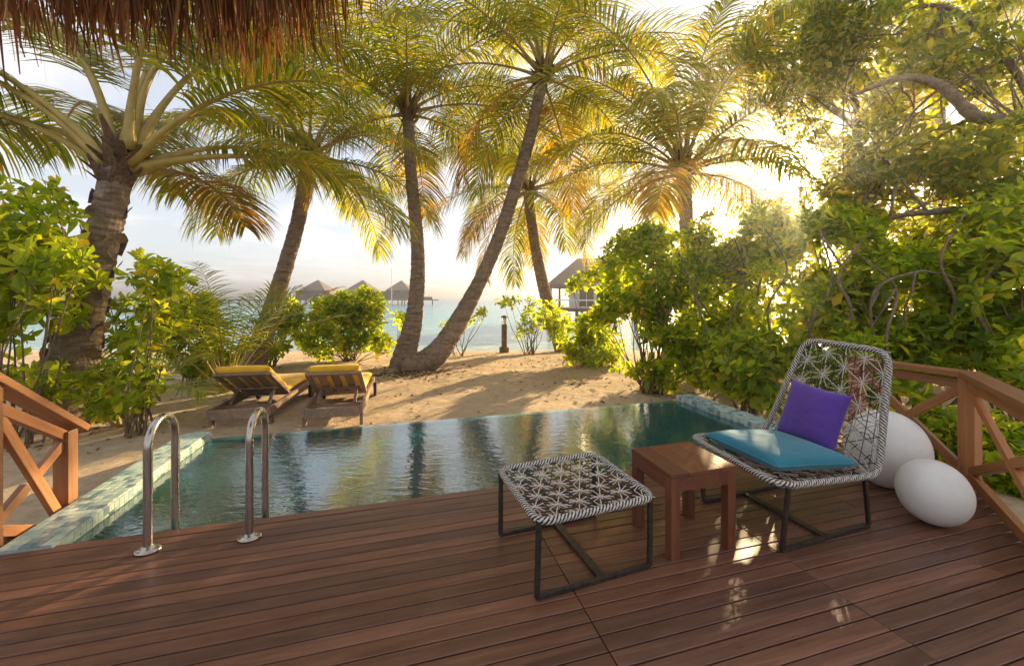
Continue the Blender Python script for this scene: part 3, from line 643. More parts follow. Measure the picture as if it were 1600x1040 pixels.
# ---------------------------------------------------------------- water villas and jetty
def hip(mb, cx, cy, hx, hy, z0, z1, ridge=0, ov=.0):
    mb.add([(cx-hx, cy-hy, z0), (cx+hx, cy-hy, z0), (cx+hx, cy+hy, z0), (cx-hx, cy+hy, z0), (cx-ridge, cy, z1), (cx+ridge, cy, z1),
            (cx-hx, cy-hy, z0-.25), (cx+hx, cy-hy, z0-.25), (cx+hx, cy+hy, z0-.25), (cx-hx, cy+hy, z0-.25)],
           [(0, 1, 5, 4), (1, 2, 5), (2, 3, 4, 5), (3, 0, 4), (0, 6, 7, 1), (1, 7, 8, 2), (2, 8, 9, 3), (3, 9, 6, 0), (9, 8, 7, 6)])
def water_villa():
    o = thing('water_villa', (0, 0, 0), 'x', 'villa', 'water villas along the jetty', world_space=False)
    r = MB(); hip(r, 0, 0, 3.1, 3.1, 3.55, 6.15); r.build('roof', 'villa_thatch', o)
    MB().box((-2.5, -2.4, 1.42), (2.5, 2.4, 3.62)).build('wall', 'villa_wood', o)
    MB().box((-4.6, -2.0, 1.42), (-2.52, 2.0, 3.3)).build('bath_wall', 'villa_wood', o); MB().box((2.52, -2.2, 1.42), (3.9, 2.2, 3.45)).build('bath_wall', 'villa_wood', o)
    for x in (-1.2, 1.1): w = MB().box((x-.5, -2.46, 1.7), (x+.5, -2.405, 3.1)).build('window', 'window_glass', o); MB().box((x-.56, -2.44, 1.64), (x+.56, -2.402, 1.695)).build('sill', 'villa_wood', w)
    MB().box((-5, -3, 1.2), (4.6, 3, 1.41)).build('platform', 'villa_wood', o)
    for x in (-4.6, -1.6, 1.6, 4.2):
        for y in (-2.6, 2.6): MB().tube([(x, y, -1.2), (x, y, 1.2)], .14, 8).build('stilt', 'post_wood', o)
    return o
v0 = water_villa(); first = True
for px, dist, lab in ((497, 100, 'far brown water villa with a peaked thatch roof, beside the leaning slim palm'), (567, 101, 'far brown water villa with a peaked thatch roof, between two other villas'), (627, 104, 'far brown water villa with a peaked thatch roof, beside the thin white mast'),
                      (30, 96, 'far brown water villa half hidden by the broad-leaved shrub beside the stair railing'), (98, 97, 'far brown water villa seen beside the thick ragged palm trunk'), (268, 98, 'far brown water villa glimpsed above the young palm')):
    o = v0 if first else copy_tree(v0); first = False
    o.location = ((px-800)/FPX*dist, dist, SEA+.05); o['label'] = lab
    if px in (30, 98, 268): o.scale = (1, 1, .72)
jt = thing('jetty', (-60, 100, SEA), 'long timber jetty on posts linking the far water villas', 'jetty', world_space=False)
MB().box((-90, -4.8, 1.05), (42.5, -3.4, 1.27)).build('walkway', 'villa_wood', jt)
pm_ = None
for k in range(54):
    x = -89+k*2.45
    if pm_ is None: po = MB().tube([(0, 0, -1.2), (0, 0, 1.05)], .16, 8).build('post', 'post_wood', jt); pm_ = po.data
    else: po = bpy.data.objects.new('post', pm_); COL.objects.link(po); po.parent = jt
    po.location = (x, -4.1, 0)
MB().box((36, -5.2, 1.275), (41, -5.1, 1.9)).build('end_rail', 'villa_wood', jt)
ma = thing('mast', ((612-800)/FPX*92, 92, SEA), 'thin white mast rising beside the jetty', 'mast', world_space=False)
MB().tube([(0, 0, -1), (0, 0, 8.6)], [.10, .05], 8).build('pole', 'villa_white', ma); MB().tube([(-.35, 0, 7.4), (.35, 0, 7.4)], .03, 6).build('crosspiece', 'villa_white', ma)
pv = thing('overwater_pavilion', ((915-800)/FPX*34, 34, SEA), 'white walled pavilion with a big grey thatch roof behind the slanting palm', 'pavilion', world_space=False, rz=R(-14))
r = MB(); hip(r, 1.5, 0, 4.4, 3.0, 3.05, 5.35, 2.2); r.build('roof', 'villa_thatch', pv)
MB().box((-1.2, -2.0, 1.12), (5.2, 2.0, 3.1)).build('wall', 'villa_white', pv)
for x in (.2, 2.2, 4.2): w = MB().box((x-.55, -2.06, 1.3), (x+.55, -2.005, 2.8)).build('window', 'window_glass', pv); MB().box((x-.03, -2.09, 1.3), (x+.03, -2.061, 2.8)).build('mullion', 'villa_white', w)
for x in (-2.6, -1.9): MB().tube([(x, -2.6, 1.1), (x, -2.6, 2.85)], .09, 8).build('column', 'post_wood', pv)
MB().box((-3.0, -3.2, .9), (6.2, 3.0, 1.1)).build('platform', 'villa_wood', pv)
for x in (-2.7, -.5, 1.8, 4.0, 6.0):
    for y in (-2.9, 2.7): MB().tube([(x, y, -1.5), (x, y, .9)], .13, 8).build('stilt', 'post_wood', pv)
MB().box((-3.0, -3.2, 1.75), (6.2, -3.14, 1.85)).build('balcony_rail', 'villa_white', pv)

# ---------------------------------------------------------------- palms
rng = random.Random(5)
def frond_mesh(az, elev, L, bend, seed, petiole=.22, width=.75, npair=70, droop=.75, r0=.04, sway=0, lw=.036):
    """leaflet arrays and rachis path of one frond, in crown space"""
    rg = np.random.RandomState(seed); N = 26; P = [np.zeros(3)]; e = elev; a = az
    for k in range(N):
        f = k/N; e2 = elev-bend*(f**1.35); a2 = az+sway*f*f
        d = np.array((math.cos(a2)*math.cos(e2), math.sin(a2)*math.cos(e2), math.sin(e2))); P.append(P[-1]+d*L/N)
    P = np.array(P); rad = np.interp(np.linspace(0, 1, N+1), [0, .06, .2, .6, 1], [r0*1.7, r0, r0*.62, r0*.32, r0*.1])
    verts = []; faces = []
    def leafs(sgn):
        for k in range(npair):
            f = petiole+(1-petiole)*(k+.5+rg.uniform(-.3, .3))/npair; x = f*N; i = min(int(x), N-1); q = P[i]+(P[i+1]-P[i])*(x-i)
            T = P[i+1]-P[i]; T = T/np.linalg.norm(T); sd = np.array((-math.sin(az), math.cos(az), 0.))*sgn; up = np.cross(T, sd*sgn)*1.0
            if up[2] < 0: up = -up
            g = (f-petiole)/(1-petiole); ll = width*(.45+.9*math.sin(math.pi*min(1, g*.86+.10))**.8)*rg.uniform(.82, 1.1)*(1 if g < .9 else .75)
            fw = .30+.75*g+rg.uniform(-.12, .12); d = sd*(1.0-.25*g)+T*fw+up*rg.uniform(.05, .3); d /= np.linalg.norm(d)
            w = lw*rg.uniform(.75, 1.15); wn_ = np.cross(d, np.array((0, 0, 1.))); wn_ = T*.8+up*.5*sgn*0; wn_ = wn_-d*wn_.dot(d); wn_ /= max(np.linalg.norm(wn_), 1e-6)
            b = len(verts); p = q.copy(); dd_ = d.copy(); dr = droop*rg.uniform(.7, 1.4); n = 4
            for s in range(n+1):
                ww = w*(.55, 1.0, .85, .5, .04)[s]; verts.append(p-wn_*ww/2); verts.append(p+wn_*ww/2)
                p = p+dd_*ll/n; dd_ = dd_+np.array((0, 0, -1.))*dr*.42; dd_ /= np.linalg.norm(dd_)
                wn_ = wn_-dd_*wn_.dot(dd_); wn_ /= max(np.linalg.norm(wn_), 1e-6)
            for s in range(n): faces.append((b+2*s, b+2*s+1, b+2*s+3, b+2*s+2))
    leafs(1); leafs(-1)
    return np.array(verts), np.array(faces), P, rad
def add_frond(o, crown, az, elev, L, bend, seed, old=False, young=False, **k):
    v, f, P, rad = frond_mesh(az, elev, L, bend, seed, **k); c = np.array(crown)
    fr = npmesh('frond', v+c, f, 'palm_leaflet_old' if old else ('young_leaflet' if young else 'palm_leaflet'), o, smooth=False)
    rc = MB().tube([tuple(p+c) for p in P], list(rad), 6).build('rachis', 'old_rachis' if old else 'palm_rachis', None, smooth=True); rc.parent = fr
    return fr
def palm(name, label, path, radii, fr_n, fr_L, seed, scars=.05, rough=.045, flare=1, fronds=None, elev=(80, -30), petiole=.16, r0=.042, skip_az=None, droop=.85, old=.25, bulge=None, npair=72, width=.84, fibre=True, boots=0):
    path = spline(path, 10); base = path[0].copy(); o = thing(name, base, label, 'palm tree', 'coconut palms on the beach')
    pts = resample(path, scars/2); n = len(pts); rad = lerpl(radii, n); rg = random.Random(seed)
    rr = []
    ph = 0
    for i in range(n):
        ph += rg.uniform(.25, 1.0); rr.append(rad[i]*(1+rough*(1-2*(ph % 1))*1.1+rg.uniform(-rough, rough)*.5))
    jig = [[1+rg.uniform(-.035, .035) for _ in range(18)] for _ in range(7)]
    tb_ = MB().tube(pts, rr, 18, rfun=lambda i, k: jig[(i//2) % 7][k])
    if boots:
        for k in range(boots):
            i = int(n*(.25+.72*(k/boots))); a = k*2.4+rg.uniform(-.4, .4); tx = (pts[min(i+1, n-1)]-pts[i-1]).normalized(); u_ = tx.orthogonal().normalized(); w_ = tx.cross(u_); dr_ = u_*math.cos(a)+w_*math.sin(a); sd_ = tx.cross(dr_)
            q = pts[i]+dr_*rad[i]*.93; hh = rg.uniform(.10, .24); ww = rad[i]*rg.uniform(.55, .85); ou = rg.uniform(.02, .07)
            tb_.add([q-sd_*ww-tx*.03, q+sd_*ww-tx*.03, q+sd_*ww*.75+tx*hh*.6+dr_*ou, q+sd_*ww*.2+tx*hh+dr_*(ou+.03), q-sd_*ww*.35+tx*hh*.8+dr_*(ou+.02), q-sd_*ww*.8+tx*hh*.5+dr_*ou*.6], [(0, 1, 2, 3, 4, 5)])
    tr = tb_.build('trunk', 'palm_bark', o, smooth=False)
    crown = pts[-1]; ax = (pts[-1]-pts[-6]).normalized()
    if fibre:      # fibrous leaf bases round the heart
        fb = MB(); rt = rad[-1]
        for k in range(26):
            a = k*2.4; h = k/26*.55; q = crown-ax*.28+ax*h+Vector((math.cos(a), math.sin(a), 0))*rt*.9; tip = q+Vector((math.cos(a)*.22, math.sin(a)*.22, .26+rg.uniform(-.15, .1)))
            sd = Vector((-math.sin(a), math.cos(a), 0))*rt*.5; fb.add([q-sd, q+sd, tip+sd*.25, tip-sd*.25], [(0, 1, 2, 3)])
        fb.tube([crown-ax*.25, crown, crown+ax*.25, crown+ax*.6], [rt*1.02, rt*1.05, rt*.8, rt*.15], 10)
        fo = fb.build('leaf_sheath', 'dead_fibre', o)
    for k in range(fr_n):
        f = k/(fr_n-1); az = k*2.39996+rg.uniform(-.25, .25)+seed; el = R(elev[0]+(elev[1]-elev[0])*f**1.1+rg.uniform(-8, 8)); L = fr_L*rg.uniform(.85, 1.1)*(.8+.25*math.sin(math.pi*min(1, f+.15)))
        if skip_az and skip_az(az % (2*math.pi), el): continue
        bend = R(50+42*(1-f)*rg.uniform(.6, 1.25)+18*f); c = Vector(crown)+ax*(.30*(1-f)-.05)+Vector((math.cos(az), math.sin(az), 0))*rad[-1]*.7
        add_frond(o, c, az, el, L, bend, seed*100+k, old=(f > 1-old and rg.random() < .7), petiole=petiole, r0=r0, sway=rg.uniform(-.25, .25), droop=droop*rg.uniform(.7, 1.25), npair=npair, width=width*fr_L/4)
    for (az, el, L, bend, od) in (fronds or []):
        c = Vector(crown)+Vector((math.cos(R(az)), math.sin(R(az)), 0))*rad[-1]*.8; add_frond(o, c, R(az), R(el), L, R(bend), int(az*7+el), old=od, petiole=petiole, r0=r0, droop=droop, npair=npair, width=width*fr_L/4)
    return o
gz = lambda p: Vector((p.x, p.y, min(p.z, ground_z(p.x, p.y)-.05)))
def path(*pp):
    q = [atd(*a) for a in pp]; q[0].z = ground_z(q[0].x, q[0].y)-.08; return q
palm('coconut_palm', 'thick ragged palm trunk with broad yellow leaf stalks, rising behind the stair railing', path((92, 690, 5.25), (112, 570, 5.2), (140, 450, 5.15), (165, 350, 5.1), (186, 262, 5.05)), [.33, .25, .20, .175, .155], 17, 3.9, 1, scars=.09, rough=.04, boots=26, petiole=.30, r0=.062, fronds=[(148, 58, 3.8, 110, False), (200, 52, 3.6, 105, False), (120, 45, 3.6, 95, False), (172, 40, 3.4, 110, False), (25, 22, 3.8, 75, False)], elev=(86, 26), width=.85, npair=88, old=.06, skip_az=lambda a, e: e < 1.25 and 3.6 < a < 5.6)
palm('coconut_palm', 'slim palm leaning over the sun loungers', path((390, 590, 9.3), (418, 505, 9.3), (447, 412, 9.35), (468, 335, 9.4), (481, 248, 9.4)), [.28, .205, .17, .155, .14], 21, 4.2, 2, elev=(84, -18), old=.06, skip_az=lambda a, e: e < .25 and 4.1 < a < 5.3, scars=.085, rough=.03)
palm('coconut_palm', 'upright palm growing from the same root as a leaning palm', path((625, 566, 10.1), (646, 500, 10.2), (653, 400, 10.2), (643, 280, 10.2), (637, 178, 10.2)), [.31, .20, .165, .15, .14], 25, 4.5, 3, elev=(84, -16), old=.05, skip_az=lambda a, e: e < .35 and 4.0 < a < 5.4, scars=.085, rough=.03)
palm('coconut_palm', 'long palm curving out from the same root as an upright palm', path((640, 582, 9.7), (688, 546, 9.7), (735, 468, 9.7), (776, 380, 9.7), (809, 280, 9.7), (832, 198, 9.7), (848, 122, 9.7)), [.34, .25, .175, .16, .15, .145, .135], 27, 4.8, 4, elev=(84, -24), old=.06, skip_az=lambda a, e: e < .35 and 4.0 < a < 5.4, scars=.085, rough=.025)
palm('coconut_palm', 'slanting palm with golden hanging fronds in front of the pavilion', path((884, 556, 14.4), (858, 480, 14.6), (840, 405, 14.8), (829, 335, 14.8), (826, 300, 14.8)), [.36, .24, .21, .19, .18], 26, 4.6, 5, elev=(80, -40), old=.35, droop=1.0, scars=.085, rough=.03)
palm('coconut_palm', 'palm rising behind the broad-leaved shrubs with its crown beside the sun', path((1078, 590, 9.4), (1075, 450, 9.5), (1072, 340, 9.6), (1068, 268, 9.6)), [.25, .175, .16, .15], 31, 4.3, 6, elev=(82, -8), old=.1, droop=1.0, scars=.085, rough=.03)
palm('coconut_palm', 'palm half hidden behind the spreading tree by the railing', path((1475, 560, 13), (1470, 300, 13), (1462, 120, 13)), [.3, .2, .18], 22, 4.6, 7, elev=(80, -20))
def young_palm(p, n, L, seed, label, spread=(78, 35), bend=55):
    o = thing('young_palm', p, label, 'palm'); rg = random.Random(seed)
    for k in range(n):
        f = k/(n-1); az = k*2.4+seed; el = R(spread[0]+(spread[1]-spread[0])*f+rg.uniform(-6, 6))
        add_frond(o, Vector(p)+Vector((math.cos(az)*.05, math.sin(az)*.05, 0)), az, el, L*rg.uniform(.8, 1.1), R(bend+rg.uniform(0, 35)), seed*50+k, young=True, petiole=.3, r0=.022, droop=.45, npair=30, width=.42, lw=.026)
    return o
q = at(352, 610, -.3); young_palm(q, 15, 2.9, 4, 'young bright green palm sprouting behind the sun loungers', (84, 48), 38)
q = at(190, 668, -.3); young_palm(q, 6, 1.7, 9, 'small thin palm seedling beside the thick ragged palm trunk', (75, 45))

# ---------------------------------------------------------------- shrubs and trees
def leaf_arrays(P, Dv, Nv, L, W, rs):
    n = len(P); S = np.cross(Dv, Nv); S /= np.linalg.norm(S, axis=1)[:, None]+1e-9
    L = L[:, None]; W = W[:, None]; cup = rs.uniform(.0, .22, (n, 1)); dr = rs.uniform(-.12, .42, (n, 1))
    v = np.stack([P, P+Dv*L*.36+S*W*.30+Nv*cup*L*.5, P+Dv*L*.74+S*W*.5+Nv*(cup-dr*.45)*L, P+Dv*L-Nv*dr*L, P+Dv*L*.74-S*W*.5+Nv*(cup-dr*.45)*L, P+Dv*L*.36-S*W*.30+Nv*cup*L*.5, P+Dv*L*.58-Nv*dr*.3*L], axis=1)
    t = np.array([(0, 6, 1), (1, 6, 2), (2, 6, 3), (3, 6, 4), (4, 6, 5), (5, 6, 0)])
    f = (np.arange(n)[:, None, None]*7+t[None]).reshape(-1, 3); return v.reshape(-1, 3), f
def whorls(C, A, k, leaf_l, rs, tilt=(35, 95), aspect=.42):
    n = len(C); A = A/np.linalg.norm(A, axis=1)[:, None]; ref = np.where(np.abs(A[:, 2:3]) < .9, np.array([[0, 0, 1.]]), np.array([[1., 0, 0]]))
    U = np.cross(A, ref); U /= np.linalg.norm(U, axis=1)[:, None]; V = np.cross(A, U); out = []
    ph0 = rs.uniform(0, 6.28, n)
    Ps, Ds, Ns, Ls = [], [], [], []
    for j in range(k):
        ph = ph0+j*2.39996+rs.uniform(-.3, .3, n); ti = np.radians(tilt[0]+(tilt[1]-tilt[0])*(j/(k-1))+rs.uniform(-14, 14, n))
        rad = U*np.cos(ph)[:, None]+V*np.sin(ph)[:, None]; D = A*np.cos(ti)[:, None]+rad*np.sin(ti)[:, None]; N = A*np.sin(ti)[:, None]-rad*np.cos(ti)[:, None]
        Ps.append(C-A*leaf_l*(.35*j/k)); Ds.append(D); Ns.append(N); Ls.append(leaf_l*rs.uniform(.48, 1.16, n)*(.7+.45*j/k))
    P = np.concatenate(Ps); D = np.concatenate(Ds); N = np.concatenate(Ns); L = np.concatenate(Ls)
    return leaf_arrays(P, D, N, L, L*aspect*rs.uniform(.85, 1.15, len(L)), rs)
DAPPLE = [(at(px, py, z), r) for px, py, z, r in ((1045, 935, 0, .10), (1135, 925, 0, .10), (1285, 915, 0, .10), (1262, 965, 0, .09), (1325, 975, 0, .10), (1195, 835, 0, .10), (1170, 818, 0, .09), (1135, 850, 0, .08), (1085, 707, .466, .13), (1175, 702, .48, .2), (1140, 690, .48, .14), (1215, 715, .48, .14), (1175, 870, 0, .08))]
def sun_gap(p):            # chinks in the leaves that let single sunbeams down to the deck
    for q, r in DAPPLE:
        d = p-np.array(q); k = d.dot(SUN)
        if k > .5 and np.linalg.norm(d-np.array(SUN)*k) < r: return True
    return False
sprig = None
def shrub(name, label, base, blobs, nw, leaf_l, seed, cat='shrub', group='shrubs round the beach', k=8, mat='shrub_leaf', stems=22, stem_r=.016, near=0, aspect=.42, outbias=.55, clear=None, limbs=None, tilt=(30, 100)):
    """blobs: (x,y,z, rx,ry,rz). whorls of leaves on the ends of branching stems"""
    global sprig
    rs = np.random.RandomState(seed); rg = random.Random(seed); base = Vector(base); o = thing(name, base, label, cat, group); leaf_l *= 1.42
    vol = np.array([b[3]*b[4]*b[5] for b in blobs])**.8; vol /= vol.sum(); C = []; A = []
    while len(C) < nw:
        b = blobs[rs.choice(len(blobs), p=vol)]; d = rs.normal(size=3); d /= np.linalg.norm(d); r = rs.uniform(0, 1)**(1/3*(1-outbias)+.06) if rs.rand() < .82 else rs.uniform(.3, 1)
        p = np.array(b[:3])+d*r*np.array(b[3:])
        lump = mnoise.noise(Vector(p*1.25)+Vector((seed*3.1, 0, 0)))+.4*mnoise.noise(Vector(p*3.1)+Vector((seed*1.1, 5, 0)))
        if lump < -.06 or p[2] < -.22: continue                        # hollows between the boughs
        p += d*lump*.25*np.array(b[3:])
        if clear is not None and clear(p): continue
        if p[0] > 1.5 and sun_gap(p): continue
        C.append(p); a = d*np.array((1, 1, .8))+np.array((0, 0, .55))+rs.normal(size=3)*.38; A.append(a/np.linalg.norm(a))
    C = np.array(C); A = np.array(A); near = min(near, len(C))
    if len(C) > near:
        v, f = whorls(C[near:], A[near:], k, leaf_l, rs, tilt, aspect); fo = npmesh('foliage', v, f, mat, o); fo['kind'] = 'stuff'
    if near:
        if sprig is None:
            sprig = []
            for q in range(5):
                v, f = whorls(np.zeros((1, 3)), np.array([[0, 0, 1.]]), 8, 1.0, np.random.RandomState(90+q), (25, 100)); so = npmesh('leaf_cluster', v, f, 'whorl_leaf'); sprig.append(so.data); bpy.data.objects.remove(so)
        for i in range(near):
            so = bpy.data.objects.new('leaf_cluster', sprig[i % 5]); COL.objects.link(so); s_ = leaf_l*rs.uniform(.85, 1.15)
            so.matrix_basis = Matrix.Translation(Vector(C[i])-base) @ Vector(A[i]).to_track_quat('Z', 'Y').to_matrix().to_4x4() @ Matrix.Rotation(rs.uniform(0, 6.28), 4, 'Z') @ Matrix.Scale(s_, 4)
            so.parent = o
    # stems: each reaches a whorl, twigs leave it towards others
    sm = MB(); ids = rs.permutation(len(C))[:stems]; trunkpts = []
    for i in ids:
        e = Vector(C[i]); b0 = base+Vector((rg.uniform(-.18, .18), rg.uniform(-.18, .18), -.08)) if not limbs else Vector(rg.choice(limbs[rg.randrange(len(limbs))][3:]))
        mid = b0.lerp(e, .5)+Vector((rg.uniform(-.2, .2), rg.uniform(-.2, .2), rg.uniform(-.05, .25)))*(e-b0).length*.35
        pp = spline([b0, b0.lerp(mid, .55)+Vector((rg.uniform(-.05, .05), rg.uniform(-.05, .05), .0)), mid, e], 4); sm.tube(pp, lerpl([stem_r, stem_r*.8, stem_r*.55, stem_r*.25], len(pp)), 5); trunkpts += pp[4:]
    if trunkpts:
        tp = np.array([tuple(p) for p in trunkpts])
        for i in rs.permutation(len(C))[:stems*6]:
            dd2 = ((tp-C[i])**2).sum(1)+4*np.maximum(0, tp[:, 2]-C[i][2]); j = int(np.argmin(dd2+(dd2 < .01)*9)); a, e = Vector(tp[j]), Vector(C[i])
            if (a-e).length > 1.6: continue
            m_ = a.lerp(e, .5)+Vector((rg.uniform(-.06, .06), rg.uniform(-.06, .06), -.03)); sm.tube([a, m_, e], [stem_r*.42, stem_r*.32, stem_r*.18], 4, cap=False)
    so = sm.build('stems', 'shrub_bark', o, smooth=True); so['kind'] = 'stuff'
    for lb in (limbs or []):
        lr = lb[1] if isinstance(lb[1], (list, tuple)) else [lb[1]]
        pp = spline(lb[3:], 8); rd = lerpl(lr, len(pp)); rd = [x*(1+rg.uniform(-.09, .09)) for x in rd]; MB().tube(pp, rd, 10).build(lb[0], 'shrub_bark', o, smooth=True)
    return o
def blob(px, py, d, wpx, hpx, dr=None):
    c = atd(px, py, d); s = d/FPX; return (c.x, c.y, c.z, wpx*s, dr if dr else wpx*s*.9, hpx*s)
def gp(px, py, z=-.3): q = at(px, py, z); return Vector((q.x, q.y, ground_z(q.x, q.y)))
def gd(px, d): x = (px-800)/FPX*d; return Vector((x, d, ground_z(x, d)))
# beside the stair railing and the ragged palm
shrub('broad_leaved_shrub', 'tall light green broad-leaved shrub crowding the stair railing', gd(20, 4.5), [blob(5, 350, 4.3, 80, 80, .4), blob(15, 480, 4.4, 85, 90, .5), blob(45, 580, 4.5, 75, 50, .4), blob(70, 400, 4.2, 60, 40, .3)], 320, .135, 21, near=260, stems=16)
shrub('broad_leaved_shrub', 'leafy shrub reaching across the thick ragged palm trunk', gd(205, 4.85), [blob(190, 435, 4.6, 90, 32, .35), blob(195, 600, 4.9, 55, 55, .35), blob(245, 500, 5.2, 45, 70, .4)], 150, .125, 22, near=150, stems=16)
shrub('broad_leaved_shrub', 'yellow green shrub beside the young palm', gd(300, 7.6), [blob(285, 510, 7.6, 50, 50, .6), blob(330, 545, 7.8, 55, 35, .6)], 300, .15, 23, near=120)
shrub('broad_leaved_shrub', 'low shrub at the foot of the slim leaning palm', gd(420, 10), [blob(415, 545, 10, 45, 25, .5), blob(445, 505, 10.3, 35, 35, .5)], 230, .14, 24)
shrub('broad_leaved_shrub', 'rounded yellow green shrub on the beach beside the upright palm', gd(548, 11.2), [blob(520, 510, 11, 62, 44, .8), blob(590, 512, 11.2, 50, 38, .7), blob(560, 480, 11.3, 48, 28, .7)], 700, .15, 25, near=150, stems=34)
shrub('sapling', 'thin leafy sapling behind the curving palm', gd(716, 12.2), [blob(735, 490, 12, 26, 14, .3), blob(700, 515, 12, 22, 12, .3)], 26, .15, 26, stems=7, cat='sapling', group='saplings on the beach')
shrub('sapling', 'spindly sapling growing beside the bollard light', gd(828, 13.2), [blob(800, 470, 13, 24, 14, .3), blob(835, 490, 13.2, 34, 28, .4), blob(822, 525, 13.2, 20, 16, .3)], 70, .15, 27, stems=16, cat='sapling', group='saplings on the beach')
# the green wall on the sunny side
shrub('broad_leaved_shrub', 'loose green shrub at the foot of the slanting palm', gd(915, 10.6), [blob(900, 500, 10.5, 45, 40, .6), blob(938, 462, 10.4, 55, 42, .6), blob(925, 545, 10.0, 45, 30, .5)], 420, .15, 28, stems=24)
shrub('broad_leaved_shrub', 'bright topped shrub at the open edge of the green thicket', gd(1015, 7.1), [blob(1002, 430, 7.1, 66, 75, .55), blob(985, 520, 7.1, 62, 60, .55), blob(1050, 560, 7.0, 55, 45, .5), blob(1025, 385, 7.1, 50, 35, .4)], 640, .135, 29, near=120, stems=34)
shrub('broad_leaved_shrub', 'tall dark shrub rising behind the tiled end of the pool', gd(1135, 7.0), [blob(1120, 450, 7.2, 80, 90, .8), blob(1160, 380, 7.0, 85, 60, .7), blob(1110, 545, 6.6, 65, 60, .6)], 1000, .13, 30, near=130, stems=7,
      limbs=[('branch', [0.0306, 0.0238, 0.0170, 0.0082], 0, tuple(gd(1135, 7)), tuple(atd(1110, 540, 6.4)), tuple(atd(1085, 460, 6.3)), tuple(atd(1060, 390, 6.4))),
             ('branch', [0.0272, 0.0204, 0.0150, 0.0068], 0, tuple(gd(1140, 7)), tuple(atd(1135, 520, 6.3)), tuple(atd(1165, 440, 6.3)), tuple(atd(1140, 350, 6.5))),
             ('branch', [0.0238, 0.0190, 0.0136, 0.0068], 0, tuple(gd(1150, 7)), tuple(atd(1190, 540, 6.2)), tuple(atd(1185, 450, 6.2)), tuple(atd(1230, 360, 6.4)))])
shrub('broad_leaved_shrub', 'low glossy rosette shrub overhanging the tiled end of the pool', gd(1165, 5.6), [blob(1155, 560, 5.6, 60, 45, .45), blob(1200, 600, 5.3, 45, 40, .4)], 190, .15, 31, near=190, stems=16)
shrub('broad_leaved_shrub', 'tangled shrub filling the space behind the woven chair', gd(1275, 5.6), [blob(1260, 470, 5.7, 95, 95, .7), blob(1300, 390, 5.6, 80, 60, .6), blob(1330, 560, 5.0, 90, 55, .5)], 720, .13, 32, near=150, stems=6, aspect=.36,
      limbs=[('branch', [0.0272, 0.0204, 0.0150, 0.0068], 0, tuple(gd(1275, 5.6)), tuple(atd(1265, 520, 5.2)), tuple(atd(1300, 440, 5.0)), tuple(atd(1280, 360, 5.2))),
             ('branch', [0.0238, 0.0190, 0.0136, 0.0068], 0, tuple(gd(1285, 5.6)), tuple(atd(1330, 500, 4.9)), tuple(atd(1310, 430, 4.9)), tuple(atd(1370, 350, 5.0))),
             ('branch', [0.0204, 0.0150, 0.0109, 0.0054], 0, tuple(gd(1265, 5.6)), tuple(atd(1200, 500, 5.4)), tuple(atd(1230, 420, 5.3)), tuple(atd(1190, 350, 5.4)))])
shrub('broad_leaved_shrub', 'dense shrub pressing against the deck railing corner', gd(1425, 5.2), [blob(1420, 470, 5.1, 110, 90, .6), blob(1390, 580, 4.6, 80, 60, .4), blob(1500, 560, 4.5, 80, 70, .4)], 760, .125, 33, near=200, stems=6,
      limbs=[('branch', [0.0272, 0.0231, 0.0190, 0.0136, 0.0068], 0, tuple(gd(1425, 5.0)), tuple(atd(1440, 560, 4.7)), tuple(atd(1492, 480, 4.45)), tuple(atd(1470, 405, 4.4)), tuple(atd(1510, 330, 4.5))),
             ('branch', [0.0238, 0.0204, 0.0150, 0.0082], 0, tuple(gd(1440, 5.0)), tuple(atd(1550, 560, 4.4)), tuple(atd(1520, 470, 4.3)), tuple(atd(1570, 400, 4.3))),
             ('branch', [0.0177, 0.0163, 0.0136, 0.0109, 0.0054], 0, tuple(gd(1410, 5.0)), tuple(atd(1360, 480, 4.7)), tuple(atd(1430, 425, 4.5)), tuple(atd(1520, 436, 4.4)), tuple(atd(1620, 400, 4.4))),
             ('branch', [0.0204, 0.0177, 0.0136, 0.0068], 0, tuple(gd(1420, 5.0)), tuple(atd(1385, 540, 4.6)), tuple(atd(1400, 450, 4.6)), tuple(atd(1330, 390, 4.7)))])
shrub('broad_leaved_shrub', 'leafy shrub leaning over the end of the deck railing', gd(1620, 4.3), [blob(1570, 450, 4.4, 90, 100, .5), blob(1640, 560, 4.0, 80, 70, .4), blob(1600, 360, 4.5, 90, 60, .5)], 480, .13, 34, near=150, stems=30)
shrub('low_plant', 'low leafy plant seen through the railing beside the large lamp', gd(1470, 4.2), [blob(1455, 690, 4.2, 70, 50, .3), blob(1530, 700, 3.9, 50, 50, .25)], 130, .13, 35, near=60, stems=18, cat='plant', group='low plants under the railing', aspect=.28)
shrub('low_plant', 'dark low plant behind the angled bay of the railing', gd(1640, 3.6), [blob(1610, 720, 3.5, 60, 60, .2), blob(1680, 700, 3.3, 60, 80, .2)], 120, .12, 36, near=60, stems=16, cat='plant', group='low plants under the railing', aspect=.28)
shrub('thicket_tree', 'tall leafy tree standing at the back of the green thicket', gd(1230, 10.5), [blob(1180, 420, 10.5, 130, 110, 1.2), blob(1330, 400, 10, 130, 130, 1.2), blob(1130, 500, 9.5, 90, 70, 1)], 750, .15, 37, cat='tree', group='trees of the thicket', mat='tree_leaf', stems=50, stem_r=.03)
shrub('thicket_tree', 'broad tree closing the thicket behind the deck railing', gd(1480, 8.5), [blob(1480, 400, 8.5, 150, 150, 1.2), blob(1620, 300, 8, 120, 170, 1.2), blob(1500, 560, 7.5, 140, 70, .8)], 1200, .15, 38, cat='tree', group='trees of the thicket', mat='tree_leaf', stems=50, stem_r=.03)
camp = np.array((0, 0, H)); sv = np.array(SUN)
